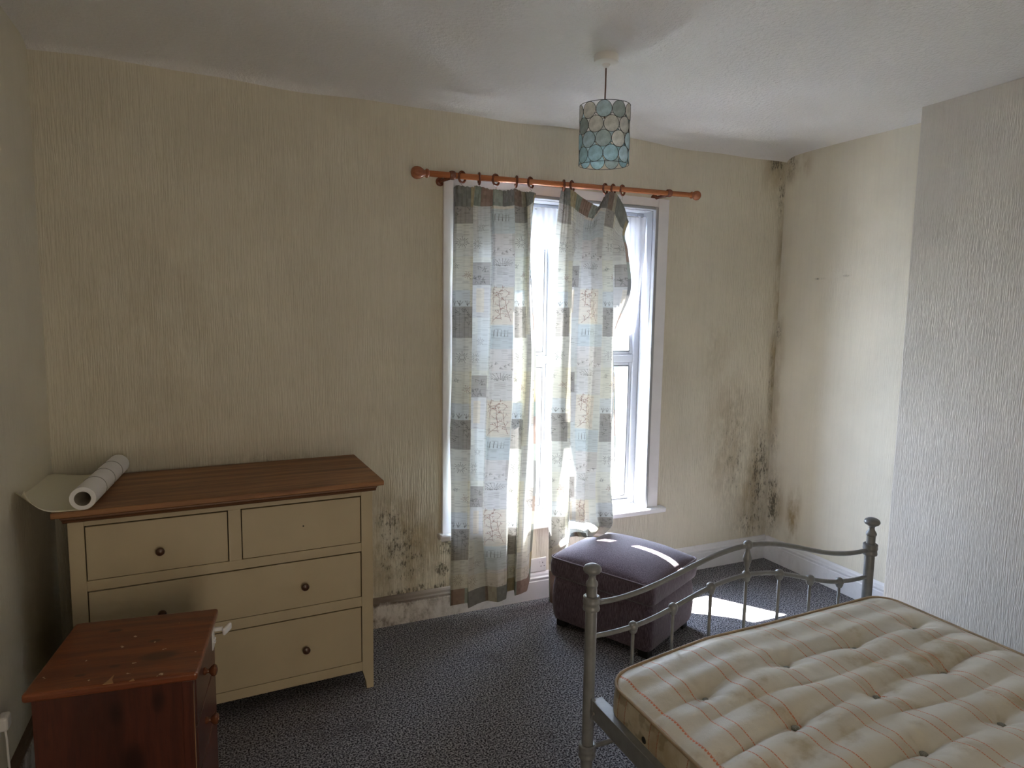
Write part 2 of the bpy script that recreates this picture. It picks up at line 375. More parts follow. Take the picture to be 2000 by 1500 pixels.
# skirting boards with an ogee top
def skirt(name, p0, p1, nrm):
    prof = [(0, 0), (.020, 0), (.020, .112), (.016, .116), (.016, .122), (.021, .127), (.021, .134), (.014, .140), (.012, .152), (.006, .162), (0, .166)]
    bm = bmesh.new(); p0 = Vector((*p0, 0)); p1 = Vector((*p1, 0)); n = Vector((*nrm, 0))
    A = [bm.verts.new(p0+n*a+Vector((0, 0, b))) for a, b in prof]; B = [bm.verts.new(p1+n*a+Vector((0, 0, b))) for a, b in prof]
    bm.faces.new(A); bm.faces.new(B[::-1])
    for i in range(len(prof)): j = (i+1) % len(prof); bm.faces.new((A[i], B[i], B[j], A[j]))
    return struct(name, bm, m_skirt)
skirt('baseboard_window', (XL, D), (XR, D), (0, -1)); skirt('baseboard_left', (XL, YB), (XL, D-.02), (1, 0))
skirt('baseboard_right', (XR, YC1), (XR, D-.02), (-1, 0)); skirt('baseboard_chimney', (XC, YC0), (XC, YC1), (-1, 0))
skirt('baseboard_alcove', (XR, YB), (XR, YC0), (-1, 0))

# ---------------------------------------------------------------- window
W = empty('window_1', (0, 0, 0), kind='structure')
# architrave: flat band with raised inner bead, three sides
def arch_piece(a, b): return bx(a, b, .004)
yo = D-.022; aw = .078; AX0, AX1, AZ = 1.092, 2.558, 2.437
obj('architrave', arch_piece((AX0, yo, WZ0), (WX0-.012, D, AZ)), m_white, W); obj('architrave', arch_piece((WX1+.012, yo, WZ0), (AX1, D, AZ)), m_white, W)
obj('architrave', arch_piece((WX0-.012, yo, WZ1+.008), (WX1+.012, D, AZ)), m_white, W)
for a, b in (((WX0-.012, D-.03, WZ0), (WX0+.012, D+.004, WZ1+.01)), ((WX1-.012, D-.03, WZ0), (WX1+.012, D+.004, WZ1+.01)), ((WX0+.012, D-.03, WZ1-.012), (WX1-.012, D+.004, WZ1+.01))):
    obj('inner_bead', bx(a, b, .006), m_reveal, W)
FY = 3.475
for a, b in (((WX0-.002, D+.004, WZ0), (WX0+.012, FY+.01, WZ1)), ((WX1-.012, D+.004, WZ0), (WX1+.002, FY+.01, WZ1)), ((WX0, D+.004, WZ1-.014), (WX1, FY+.01, WZ1))):
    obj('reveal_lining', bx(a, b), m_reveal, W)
obj('window_sill', bx((AX0-.022, D-.062, .452), (AX1+.045, FY+.01, .486), .010, 3), m_white, W)
X0, X1, Z0, Z1, MX, TZ = WX0+.012, WX1-.012, .486, WZ1-.014, 1.815, 1.445
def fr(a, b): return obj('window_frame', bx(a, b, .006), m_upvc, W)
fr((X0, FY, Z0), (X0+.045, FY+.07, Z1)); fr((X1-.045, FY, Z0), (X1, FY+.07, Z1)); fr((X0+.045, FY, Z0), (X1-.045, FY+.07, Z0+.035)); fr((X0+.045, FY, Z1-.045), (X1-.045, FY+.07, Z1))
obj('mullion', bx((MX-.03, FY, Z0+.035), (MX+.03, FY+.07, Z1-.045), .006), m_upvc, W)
for (a, b) in ((X0+.045, MX-.03), (MX+.03, X1-.045)):
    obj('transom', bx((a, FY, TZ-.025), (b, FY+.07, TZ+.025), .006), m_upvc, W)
    for (c_, d_) in ((Z0+.035, TZ-.025), (TZ+.025, Z1-.045)):
        s = .022; bm = bmesh.new()
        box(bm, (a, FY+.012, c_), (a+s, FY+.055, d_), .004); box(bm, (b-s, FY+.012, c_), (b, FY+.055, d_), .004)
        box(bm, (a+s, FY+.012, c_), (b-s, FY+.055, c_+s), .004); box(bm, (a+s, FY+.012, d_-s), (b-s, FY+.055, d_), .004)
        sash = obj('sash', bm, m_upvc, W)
        gk = bmesh.new(); q = s+.0035
        for (p0, p1) in (((a+s-.001, FY+.010, c_+s), (a+q, FY+.040, d_-s)), ((b-q, FY+.010, c_+s), (b-s+.001, FY+.040, d_-s)), ((a+q, FY+.010, c_+s-.001), (b-q, FY+.040, c_+q)), ((a+q, FY+.010, d_-q), (b-q, FY+.040, d_-s+.001))): box(gk, p0, p1)
        obj('rubber_gasket', gk, m_black, sash)
        obj('window_pane', bx((a+s-.002, FY+.032, c_+s-.002), (b-s+.002, FY+.036, d_-s+.002)), m_glass, sash)

# ---------------------------------------------------------------- outside, seen through the panes
t = NT('pale_concrete'); c = t.mix(t.ramp(t.noise(t.pos(), 1.2, 5, .6), .3, .7), (.42, .42, .42), (.55, .54, .52)); m_conc = t.set(c, .9)
t = NT('clipped_hedge'); c = t.mix(t.ramp(t.noise(t.pos(), 22, 5, .7), .35, .65), (.03, .06, .03), (.20, .30, .16)); t.bump(t.noise(t.pos(), 30, 4), 1, .05); m_hedge = t.set(c, .8)
m_render = plain('cream_house_render', (.74, .72, .68), .9); m_roof = plain('slate_roof', (.16, .17, .2), .7, var=.2); m_dark = plain('dark_window_glass', (.07, .09, .12), .15)
struct('ground', bx((-30, D+TH+.3, -2.9), (40, 60, -2.8)), m_conc)
hg = gridmesh('garden_hedge', np.stack(np.broadcast_arrays(
    (2.2+3.8*np.linspace(-1, 1, 70))[None, :], (7.6+.55*np.cos(np.linspace(0, 2*PI, 25)))[:, None] + .06*np.sin(np.arange(70)*1.7)[None, :],
    (-1.9+.85*np.sin(np.linspace(0, 2*PI, 25)))[:, None] + .08*np.sin(np.arange(70)*.9+1)[None, :]), -1)); hg.materials.append(m_hedge)
tag(obj('garden_hedge', hg), 'clipped green hedge outside below the window', 'hedge')
HB = empty('terraced_house', (0, 0, 0), label='pale rendered house across the yard, seen between the curtains', cat='house')
obj('wall', bx((-9, 22, -2.8), (16, 28, 1.3)), m_render, HB)
bm = bmesh.new(); prism(bm, [(21.6, 1.3), (28.4, 1.3), (25, 3.2)], 'x', -9.3, 16.3); obj('roof', bm, m_roof, HB)
for hx in (-6, -2, 2, 6, 10, 14):
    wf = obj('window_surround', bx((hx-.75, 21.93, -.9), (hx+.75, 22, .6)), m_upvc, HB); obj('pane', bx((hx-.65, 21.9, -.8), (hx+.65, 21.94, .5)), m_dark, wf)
m_knobpine = plain("dark_pine_knob", (.13, .045, .02), .25, var=.2, scale=60)
m_ring2 = woodmat("varnished_pine_turned", (.42, .15, .06), (.30, .10, .04), (.2, .06, .03), 0, 2., .22)
# ---------------------------------------------------------------- chest of drawers
CH = empty('chest_of_drawers', (-.541, 2.769, 0), math.radians(2.35), 'cream painted chest of four drawers with stained wood top under the long wall', 'chest of drawers')
CW, CD, CT = 1.131, .50, .926          # body
sw = .050
obj('side_panel', bx((.004, .03, .06), (.022, CD-.02, CT-.002)), m_paint, CH); obj('side_panel', bx((CW-.022, .03, .06), (CW-.004, CD-.02, CT-.002)), m_paint, CH)
obj('back_panel', bx((.022, CD-.03, .06), (CW-.022, CD-.02, CT-.01)), m_paint, CH)
def foot_prof(x0, x1, inner):      # stile that runs down into a foot tapered on its inner side
    w_ = x1-x0
    if inner > 0: return [(x0, 0), (x0+w_*.62, 0), (x0+w_*.66, .03), (x0+w_*.86, .065), (x1, .09), (x1, CT), (x0, CT)]
    return [(x1-w_*.62, 0), (x1, 0), (x1, CT), (x0, CT), (x0, .09), (x0+w_*.14, .065), (x0+w_*.34, .03)]
for (a, b, s) in ((0, sw, 1), (CW-sw, CW, -1)):
    for (ya, yb) in ((0, .03), (CD-.03, CD)):
        obj('leg', prism(bmesh.new(), foot_prof(a, b, s), 'y', ya, yb), m_paint, CH)
g = .0036
rails = [(.088, .131), (.395, .440), (.651, .691), (.905, CT)]
for i, (a, b) in enumerate(rails): obj('rail', bx((sw, .0015, a), (CW-sw, .03, b), .001, 1), m_paint, CH)
dx0, dx1 = .541, .589
obj('divider', bx((dx0, .0015, .691), (dx1, .03, .905), .001, 1), m_paint, CH)
obj('drawer_cavity', bx((.022, .026, .10), (CW-.022, CD-.03, CT-.01)), m_gap, CH)
knob_me = bpy.data.meshes.new('knob'); bm = bmesh.new()
lathe(bm, [(.008, 0), (.009, -.004), (.007, -.010), (.0105, -.014), (.0155, -.018), (.0165, -.023), (.014, -.028), (.007, -.031), (.001, -.032)], 18, axis='y')
bmesh.ops.recalc_face_normals(bm, faces=bm.faces); bm.to_mesh(knob_me); bm.free(); knob_me.materials.append(m_knob)
def drawer(x0, x1, z0, z1, knobs, hole=None):
    d = obj('drawer', bx((x0+g, .003, z0+g*.5), (x1-g, .022, z1-g*1.5), .0012, 1), m_paint, CH)
    for kx, kz in knobs: obj('knob', knob_me, None, d, smooth=True, loc=(kx, .003, kz))
    if hole: obj('knob_hole', lathe(bmesh.new(), [(.0035, .0022), (.0035, .004)], 10, (hole[0], 0, hole[1]), 'y'), m_hole, d)
drawer(sw, dx0, .691, .905, [(.296, .776)])
drawer(dx1, CW-sw, .691, .905, [], (.834, .800))
drawer(sw, CW-sw, .440, .651, [(.294, .524), (.835, .536)])
drawer(sw, CW-sw, .131, .395, [(.294, .245), (.835, .250)])
obj('top_board', bx((-.045, -.033, .951), (CW+.045, CD+.05, .973), .003), m_top, CH)
bm = bmesh.new(); prism(bm, [(-.033, .951), (-.033, .945), (-.022, .938), (-.020, .932), (-.012, .926), (CD+.02, .926), (CD+.02, .951)], 'x', -.012, CW+.012)
prism(bm, [(-.030, .9509), (CW+.03+.0, .9509), (CW+.022, .938), (CW+.012, .926), (-.012, .926), (-.022, .938)], 'y', -.0, CD+.02)
obj('top_moulding', bm, m_topedge, CH)

# wallpaper roll, its outer sheet unrolled to the left and curling up against the wall
rz0 = .973
R0, R1 = Vector((-.485, 2.745, rz0+.0435)), Vector((-.443, 3.325, rz0+.0435))
ax_ = (R1-R0).normalized(); Lr = (R1-R0).length
WR = empty('wallpaper_roll', tuple(R0), math.atan2(ax_.y, ax_.x)-PI/2, 'half unrolled roll of plain wallpaper lying on the chest top', 'wallpaper roll')
bm = bmesh.new(); n = 36
def ringy(r, y): return [bm.verts.new((r*math.cos(2*PI*k/n), y, r*math.sin(2*PI*k/n))) for k in range(n)]
seq = [ringy(.027, .012), ringy(.027, 0), ringy(.031, 0), ringy(.031, .002), ringy(.0425, .002), ringy(.0425, Lr-.002), ringy(.031, Lr-.002), ringy(.027, Lr), ringy(.027, .012)]
for A, B in zip(seq, seq[1:]):
    for k in range(n): bm.faces.new((A[k], A[(k+1) % n], B[(k+1) % n], B[k]))
obj('roll', bm, m_roll, WR, smooth=True)
bm = bmesh.new(); lathe(bm, [(.0268, .001), (.0268, Lr-.001)], 30, axis='y'); 
for f in list(bm.faces):
    if len(f.verts) > 4: bm.faces.remove(f)
obj('cardboard_core', bm, m_card, WR, smooth=True)
for k, yy in enumerate((.165, .305, .44)): obj('printed_line', tube(bmesh.new(), [(.0430*math.cos(a), yy, .0430*math.sin(a)) for a in np.linspace(-.5, 2.6, 24)], .0013, 5), m_rollline, WR)
# sheet profile in (x, z) relative to the roll axis; end height differs along the width
vs = []
for j in range(30):
    y = Lr*j/29; s = j/29; row = []
    pts = [(.030, -.030), (.012, -.0405), (-.01, -.0425)] + [(-.01-.012*k, -.0425+.0006*math.sin(k)) for k in range(1, 7)]
    cx = -.085; rad = .095+.95*s; amax = 1.35-1.2*s**.35
    for k in range(1, 17):
        a = amax*k/16; pts.append((cx-rad*math.sin(a), -.0425+rad*(1-math.cos(a))*1.15))
    vs.append([(px, y, pz) for px, pz in pts])
V = np.array(vs).transpose(1, 0, 2)
me = gridmesh('loose_sheet', V); me.materials.append(m_paper); o = obj('loose_sheet', me, parent=WR)
so_ = o.modifiers.new('thick', 'SOLIDIFY'); so_.thickness = .0012

# ---------------------------------------------------------------- pine bedside cabinet
NS = empty('bedside_cabinet', (-.530, 2.052, 0), math.radians(-7.2), 'reddish pine bedside cabinet with a chipped top in front of the chest', 'bedside cabinet')
NW, ND, NH = .438, .432, .660
obj('top_board', bx((0, 0, NH-.026), (NW, ND, NH), .008, 3), m_pinetop, NS)
obj('side_panel', bx((.018, .016, .03), (NW-.026, .034, NH-.026)), m_pine, NS); obj('side_panel', bx((.018, ND-.034, .03), (NW-.026, ND-.016, NH-.026)), m_pine, NS)
obj('back_panel', bx((.018, .034, .03), (.026, ND-.034, NH-.026)), m_pine, NS)
for a, b in ((.012, .040), (ND-.040, ND-.012)): obj('front_post', bx((NW-.046, a, .0), (NW-.014, b, NH-.026), .005, 2), m_pine, NS)
obj('plinth', bx((.014, .014, 0), (NW-.03, ND-.014, .05), .003, 1), m_pine, NS)
obj('chipped_edge', prism(bmesh.new(), [(NW-.0143, .30), (NW-.0137, .30), (NW-.0132, .46), (NW-.0143, .62)], 'y', .0118, .016), m_pineraw, NS, label='paler bare wood where varnish is chipped off')
kb = bpy.data.meshes.new('pine_knob'); bm = bmesh.new()
lathe(bm, [(.011, 0), (.0115, .004), (.0075, .009), (.0065, .015), (.012, .020), (.0175, .026), (.0185, .031), (.015, .037), (.006, .040), (.001, .0405)], 20, axis='x')
bmesh.ops.recalc_face_normals(bm, faces=bm.faces); bm.to_mesh(kb); bm.free(); kb.materials.append(m_knobpine)
for cp in ([(.196, .001), (.204, .018), (.212, .050), (.214, .022), (.222, .003)], [(.262, .001), (.266, .007), (.270, .012), (.276, .001)]):
    obj('splintered_chip', prism(bmesh.new(), cp, 'z', NH-.001, NH+.0006), m_pineraw, NS, label='pale bare wood chip at the top front edge')
for i, (z0, z1) in enumerate(((.475, .628), (.305, .466), (.055, .296))):
    d = obj('drawer', bx((NW-.034, .045, z0), (NW-.012, ND-.045, z1), .004, 2), m_pine, NS)
    obj('knob', kb, None, d, smooth=True, loc=(NW-.012, ND*.42, (z0+z1)/2+.012))
lt = obj('safety_latch', bx((NW-.012, ND-.085, .545), (NW-.008, ND-.045, .622), .002, 2), m_plastic, NS, label='white plastic child safety latch')
obj('latch_arm', bx((NW-.008, ND-.055, .598), (NW+.020, ND-.045, .612), .002, 1), m_plastic, lt)
o = obj('latch_paddle', bx((-.002, -.021, -.014), (.010, .021, .014), .006, 3), m_plastic, lt, loc=(NW+.030, ND-.050, .604), rot=(.25, .2, -.5))
for dz in (-.02, -.008): obj('latch_tooth', bx((NW-.008, ND-.07, .583+dz), (NW-.002, ND-.055, .589+dz), .001, 1), m_plastic, lt)

# ---------------------------------------------------------------- ottoman
ca = math.radians(26.4)
OT = empty('ottoman', (1.886, 2.486, 0), ca, 'purple-brown fabric storage ottoman below the window', 'ottoman')
OW, OD = .530, .620
def puff(x0, x1, y0, y1, z0, z1, bulge, nz=8, n=28, er=.03, crown=0, nm='body'):
    """upholstered box: rounded corners, walls that belly out, optional domed top"""
    rows = []
    cx, cy = (x0+x1)/2, (y0+y1)/2; hx, hy = (x1-x0)/2, (y1-y0)/2
    def loop(ix, iy, z):
        pts = []
        for s in range(4):
            for k in range(n):
                t_ = -1+2*k/n
                a, b = ((t_, -1), (1, t_), (-t_, 1), (-1, -t_))[s]
                px, py = a*ix, b*iy
                # round the corner
                dx, dy = abs(px)-(ix-er), abs(py)-(iy-er)
                if dx > 0 and dy > 0:
                    m_ = max(dx, dy)/math.hypot(dx, dy); px = math.copysign(ix-er+dx*m_, px); py = math.copysign(iy-er+dy*m_, py)
                pts.append((cx+px, cy+py, z))
        return pts
    for k in range(nz+1):
        s = k/nz; bl = bulge*math.sin(PI*s)
        rows.append(loop(hx+bl-.004*(s in (0, 1)), hy+bl-.004*(s in (0, 1)), z0+(z1-z0)*s))
    bm = bmesh.new(); R_ = [[bm.verts.new(p) for p in r] for r in rows]
    m_ = len(R_[0])
    for A, B in zip(R_, R_[1:]):
        for k in range(m_): bm.faces.new((A[k], A[(k+1) % m_], B[(k+1) % m_], B[k]))
    bm.faces.new(R_[0][::-1])
    if crown:
        prev = R_[-1]
        for s in (.97, .9, .8, .65, .48, .3, .15, .05):
            cur = []
            for (px, py, pz) in rows[-1]:
                u, v = (px-cx)/hx, (py-cy)/hy
                uu, vv = u*s, v*s
                h_ = crown*((1-abs(uu)**2.6)*(1-abs(vv)**2.6))**.62
                cur.append(bm.verts.new((cx+uu*hx, cy+vv*hy, pz+h_)))
            for k in range(m_): bm.faces.new((prev[k], prev[(k+1) % m_], cur[(k+1) % m_], cur[k]))
            prev = cur
        bm.faces.new(prev)
    else: bm.faces.new(R_[-1])
    return bm
obj('body', puff(.012, OW-.012, .012, OD-.012, .045, .283, .008), m_otto, OT, smooth=True)
obj('lid', puff(0, OW, 0, OD, .290, .392, .006, crown=.082, n=40), m_otto, OT, smooth='all')
pp = []
for s in range(4):
    for k in range(24):
        t_ = -1+2*k/24; a, b = ((t_, -1), (1, t_), (-t_, 1), (-1, -t_))[s]
        px, py = a*OW/2, b*OD/2; e = .03; dx, dy = abs(px)-(OW/2-e), abs(py)-(OD/2-e)
        if dx > 0 and dy > 0: m_ = max(dx, dy)/math.hypot(dx, dy); px = math.copysign(OW/2-e+dx*m_, px); py = math.copysign(OD/2-e+dy*m_, py)
        pp.append((OW/2+px*1.002, OD/2+py*1.002, .393))
obj('piping', tube(bmesh.new(), pp, .0042, 8, closed=True), m_pipe, OT, smooth='all')
for a, b in ((.03, .03), (OW-.085, .03), (.03, OD-.085), (OW-.085, OD-.085)): obj('leg', bx((a, b, 0), (a+.055, b+.055, .047), .003, 1), m_black, OT)

# ---------------------------------------------------------------- bed frame
BD = empty('bed_frame', (1.84, .9, 0), 0, 'grey metal double bed frame with knobbed posts and curved footboard', 'bed')
def T(*p): return (p[0]-1.84, p[1]-.9, p[2])
def footend(Y, dz=0):
    for X_ in (1.139, 2.541):
        prof = [(.019, 0), (.0205, .004), (.0205, .69+dz), (.0185, .70+dz), (.0180, .785+dz)]
        post = obj('post', lathe(bmesh.new(), [(.0225, 0), (.0225, .02)]+prof[1:], 22, T(X_, Y, 0)), m_metal, BD, smooth=True)
        col = [(.0195, .700), (.0285, .701), (.0300, .706), (.0290, .712), (.0275, .716), (.0275, .722), (.0295, .726), (.0300, .733), (.0285, .737), (.0295, .742), (.0290, .748), (.0240, .751), (.0195, .750)]
        obj('collar', lathe(bmesh.new(), [(r, z+dz) for r, z in col], 24, T(X_, Y, 0)), m_metal, post, smooth=True)
        obj('collar', lathe(bmesh.new(), [(r*1.05, z-.70+.155) for r, z in col], 24, T(X_, Y, 0)), m_metal, post, smooth=True)
        fin = [(.0178, .784), (.0200, .786), (.0215, .793), (.0195, .800), (.0140, .808), (.0115, .816), (.0120, .824), (.0165, .829), (.0265, .835), (.0315, .842), (.0320, .848), (.0280, .856), (.0170, .8625), (.0050, .8655), (.001, .866)]
        obj('finial', lathe(bmesh.new(), [(r, z+dz) for r, z in fin], 24, T(X_, Y, 0)), m_metal, post, smooth=True)
    def curve(tab, X_):
        d = abs(X_-1.84); return float(np.interp(d, [a for a, _ in tab], [b for _, b in tab]))
    def smooth_tab(tab):
        ds = np.linspace(-.7, .7, 85); z = np.array([curve(tab, 1.84+d) for d in ds])
        for _ in range(10): z[1:-1] = (z[:-2]+2*z[1:-1]+z[2:])/4
        return ds, z
    ds, z1 = smooth_tab([(0, .838), (.10, .830), (.18, .815), (.27, .791), (.36, .764), (.45, .741), (.54, .726), (.62, .719), (.70, .724)])
    obj('top_rail', tube(bmesh.new(), [T(1.84+d, Y, z+dz) for d, z in zip(ds, z1)], .0098, 12), m_metal, BD, smooth='all')
    ds, z2 = smooth_tab([(0, .719), (.10, .711), (.18, .696), (.27, .670), (.36, .641), (.45, .617), (.53, .604), (.62, .599), (.70, .602)])
    obj('lower_rail', tube(bmesh.new(), [T(1.84+d, Y, z+dz) for d, z in zip(ds, z2)], .0090, 12), m_metal, BD, smooth='all')
    obj('bottom_rail', tube(bmesh.new(), [T(1.139, Y, .188), T(2.541, Y, .188)], .0085, 10), m_metal, BD, smooth='all')
    for k in range(7):
        X_ = 1.84+(k-3)*.1745; zt = float(np.interp(X_-1.84, ds, z2))+dz
        obj('baluster', tube(bmesh.new(), [T(X_, Y, zt), T(X_, Y, .188)], .0062, 8), m_metal, BD, smooth='all')
        bm = bmesh.new(); sph(bm, T(X_, Y, zt), .0185, 14); lathe(bm, [(.011, zt-.024), (.0155, zt-.014), (.0155, zt-.010)], 12, T(X_, Y, 0))
        obj('knuckle', bm, m_metal, BD, smooth=True)
    bm = bmesh.new(); sph(bm, T(1.84, Y, .838+dz), .0185, 14)
    lathe(bm, [(.010, .735+dz), (.008, .742+dz), (.012, .762+dz), (.0165, .777+dz), (.0160, .789+dz), (.0105, .806+dz), (.0075, .818+dz), (.011, .826+dz)], 14, T(1.84, Y, 0))
    obj('spindle', bm, m_metal, BD, smooth=True)
footend(1.839); footend(-.13, .12)
for s, X_ in ((1, 1.139), (-1, 2.541)):
    bm = bmesh.new(); x0, x1 = (X_-.003, X_+.003)
    box(bm, T(x0, -.12, .318), T(x1, 1.818, .383), .001, 1)
    a, b = sorted((X_, X_+s*.042)); box(bm, T(a, -.12, .377), T(b, 1.818, .383), .001, 1)
    rail = obj('side_rail', bm, m_metal, BD)
    obj('rail_bracket', bx(T(min(X_-s*.004, X_+s*.010), 1.806, .312), T(max(X_-s*.004, X_+s*.010), 1.832, .386), .002, 1), m_metal, rail)
    lt = lathe(bmesh.new(), [(.007, -.004), (.007, 0), (.004, .003)], 10, T(X_-s*.006, 1.795, .345), 'x'); obj('bolt', lt, m_brass, rail)
sl_me = None
for k in range(13):
    y = 1.70-k*.138
    o = obj('slat', sl_me or bx(T(1.145, -.034, .318), T(2.535, .034, .330), .003, 1), m_slat if sl_me is None else None, BD); sl_me = o.data; o.location = (0, y, 0)

# ---------------------------------------------------------------- mattress
MX0, MX1, MY0, MY1, MZ0 = 1.172, 2.548, -.09, 1.775, .334
def zedge(X_): return .474 + .058*np.clip((X_-1.18)/.42, 0, 1)**.8 + .010*np.clip((X_-1.9)/.6, 0, 1)
btn = []
for k in range(7):
    y = 1.525-k*.243
    for i in range(4):
        xx = (1.382 if k % 2 == 0 else 1.512)+i*.341 if k % 2 == 0 else 1.512+i*.341
        if xx < 2.5: btn.append((xx+rnd.uniform(-.008, .008), y+rnd.uniform(-.008, .008)))
nx_, ny_ = 300, 440
u = np.linspace(-1, 1, nx_); v = np.linspace(-1, 1, ny_); U, Vv = np.meshgrid(u, v)
cx, cy, hx, hy = (MX0+MX1)/2, (MY0+MY1)/2, (MX1-MX0)/2, (MY1-MY0)/2; rc = .085
Xg, Yg = U*hx, Vv*hy
dx, dy = np.abs(Xg)-(hx-rc), np.abs(Yg)-(hy-rc); cm = (dx > 0) & (dy > 0)
fac = np.where(cm, np.maximum(dx, dy)/np.maximum(np.hypot(dx, dy), 1e-9), 1)
Xg = np.where(cm, np.sign(Xg)*(hx-rc+dx*fac), Xg)+cx; Yg = np.where(cm, np.sign(Yg)*(hy-rc+dy*fac), Yg)+cy
dedge = np.minimum(hx*(1-np.abs(U)), hy*(1-np.abs(Vv)))
zt = zedge(Xg)
crown = .030*(1-np.exp(-dedge/.07))
creaseY = [1.525-.1215*k for k in range(14)]
cr = np.zeros_like(Xg)
for k, yy in enumerate(creaseY):
    wob = .012*np.sin(Xg*5+k*1.9)+.006*np.sin(Xg*13+k)
    dpt = .0085 if k % 2 == 0 else .0055
    cr -= dpt*(.65+.55*np.sin(Xg*7+k*2.3)+.3*np.sin(Xg*19+k))*np.exp(-np.abs(Yg-yy-wob)/.0085)
puffs = .0045*np.cos((Yg-1.525)*2*PI/.1215+PI)+.003*np.sin(Xg*9+Yg*4)
dim = np.zeros_like(Xg)
for (bx_, by_) in btn:
    r = np.hypot((Xg-bx_)*.8, (Yg-by_)); an = np.arctan2(Yg-by_, Xg-bx_); dim -= .024*np.exp(-(r/.020)**1.1)+.012*np.exp(-(r/.09)**2)+.0045*np.exp(-(r/.075)**1.5)*np.abs(np.sin(an*3.5+bx_*40))**4
k_ = 1-np.exp(-dedge/.05)
side_p = -.0025*np.abs(np.sin(Yg*26+1.5*np.sin(Yg*7)))*np.exp(-((dedge-.05)/.03)**2)
Zg = zt+crown+(cr+puffs+dim)*k_+side_p
top = np.stack([Xg, Yg, Zg], -1)
me = gridmesh('ticking_top', top)
MT = empty('mattress', (cx, cy, MZ0), 0, 'worn cream button-tufted mattress with orange stitched lines on the metal bed', 'mattress')
def at(o): o.location = (-cx, -cy, -MZ0); return o
me.materials.append(m_tick); at(obj('ticking_top', me, parent=MT))
per = np.concatenate([top[0, :-1], top[:-1, -1], top[-1, :0:-1], top[:0:-1, 0]])
nrm = np.stack([per[:, 0]-cx, per[:, 1]-cy], -1)
tg = np.roll(per, -1, 0)-np.roll(per, 1, 0); nn = np.stack([tg[:, 1], -tg[:, 0]], -1); nn /= np.linalg.norm(nn, axis=1)[:, None]+1e-9
lev = []
for s in np.linspace(0, 1, 12):
    b = .010*math.sin(PI*min(1, s))**.7 - (.022*max(0, (s-.8)/.2)**2)
    z = per[:, 2]*(1-s)+MZ0*s; lev.append(np.stack([per[:, 0]+nn[:, 0]*b, per[:, 1]+nn[:, 1]*b, z], -1))
lev.append(np.stack([(per[:, 0]-cx)*.9+cx, (per[:, 1]-cy)*.9+cy, np.full(len(per), MZ0)], -1))
lev.append(np.stack([per[:, 0]*0+cx, per[:, 1]*0+cy, np.full(len(per), MZ0)], -1))
me = gridmesh('ticking_border', np.array(lev), closed_u=True); me.materials.append(m_tickside); at(obj('ticking_border', me, parent=MT))
pr = per[::6]; pn = nn[::6]
at(obj('piping', tube(bmesh.new(), [(p[0]+q[0]*.003, p[1]+q[1]*.003, p[2]+.001) for p, q in zip(pr, pn)], .0058, 8, closed=True), m_piping, MT, smooth='all'))
bt = bpy.data.meshes.new('tuft_button'); bm = bmesh.new(); lathe(bm, [(.001, .0075), (.007, .007), (.0115, .004), (.012, 0), (.008, -.003), (.001, -.004)], 14); bmesh.ops.recalc_face_normals(bm, faces=bm.faces); bm.to_mesh(bt); bm.free(); bt.materials.append(m_button)
for (bx_, by_) in btn:
    iu = int(np.argmin(np.abs(top[ny_//2, :, 0]-bx_))); iv = int(np.argmin(np.abs(top[:, nx_//2, 1]-by_)))
    o = obj('button', bt, None, MT, smooth='all'); o.location = (bx_-cx, by_-cy, top[iv, iu, 2]+.005-MZ0)
for yy in (1.545, .35):
    at(obj('air_vent', lathe(bmesh.new(), [(.012, 0), (.010, -.003), (.007, -.004), (.004, -.002)], 14, (MX0-.0085, yy, .40), 'x'), m_hole, MT, label='small dark round air vent eyelet'))
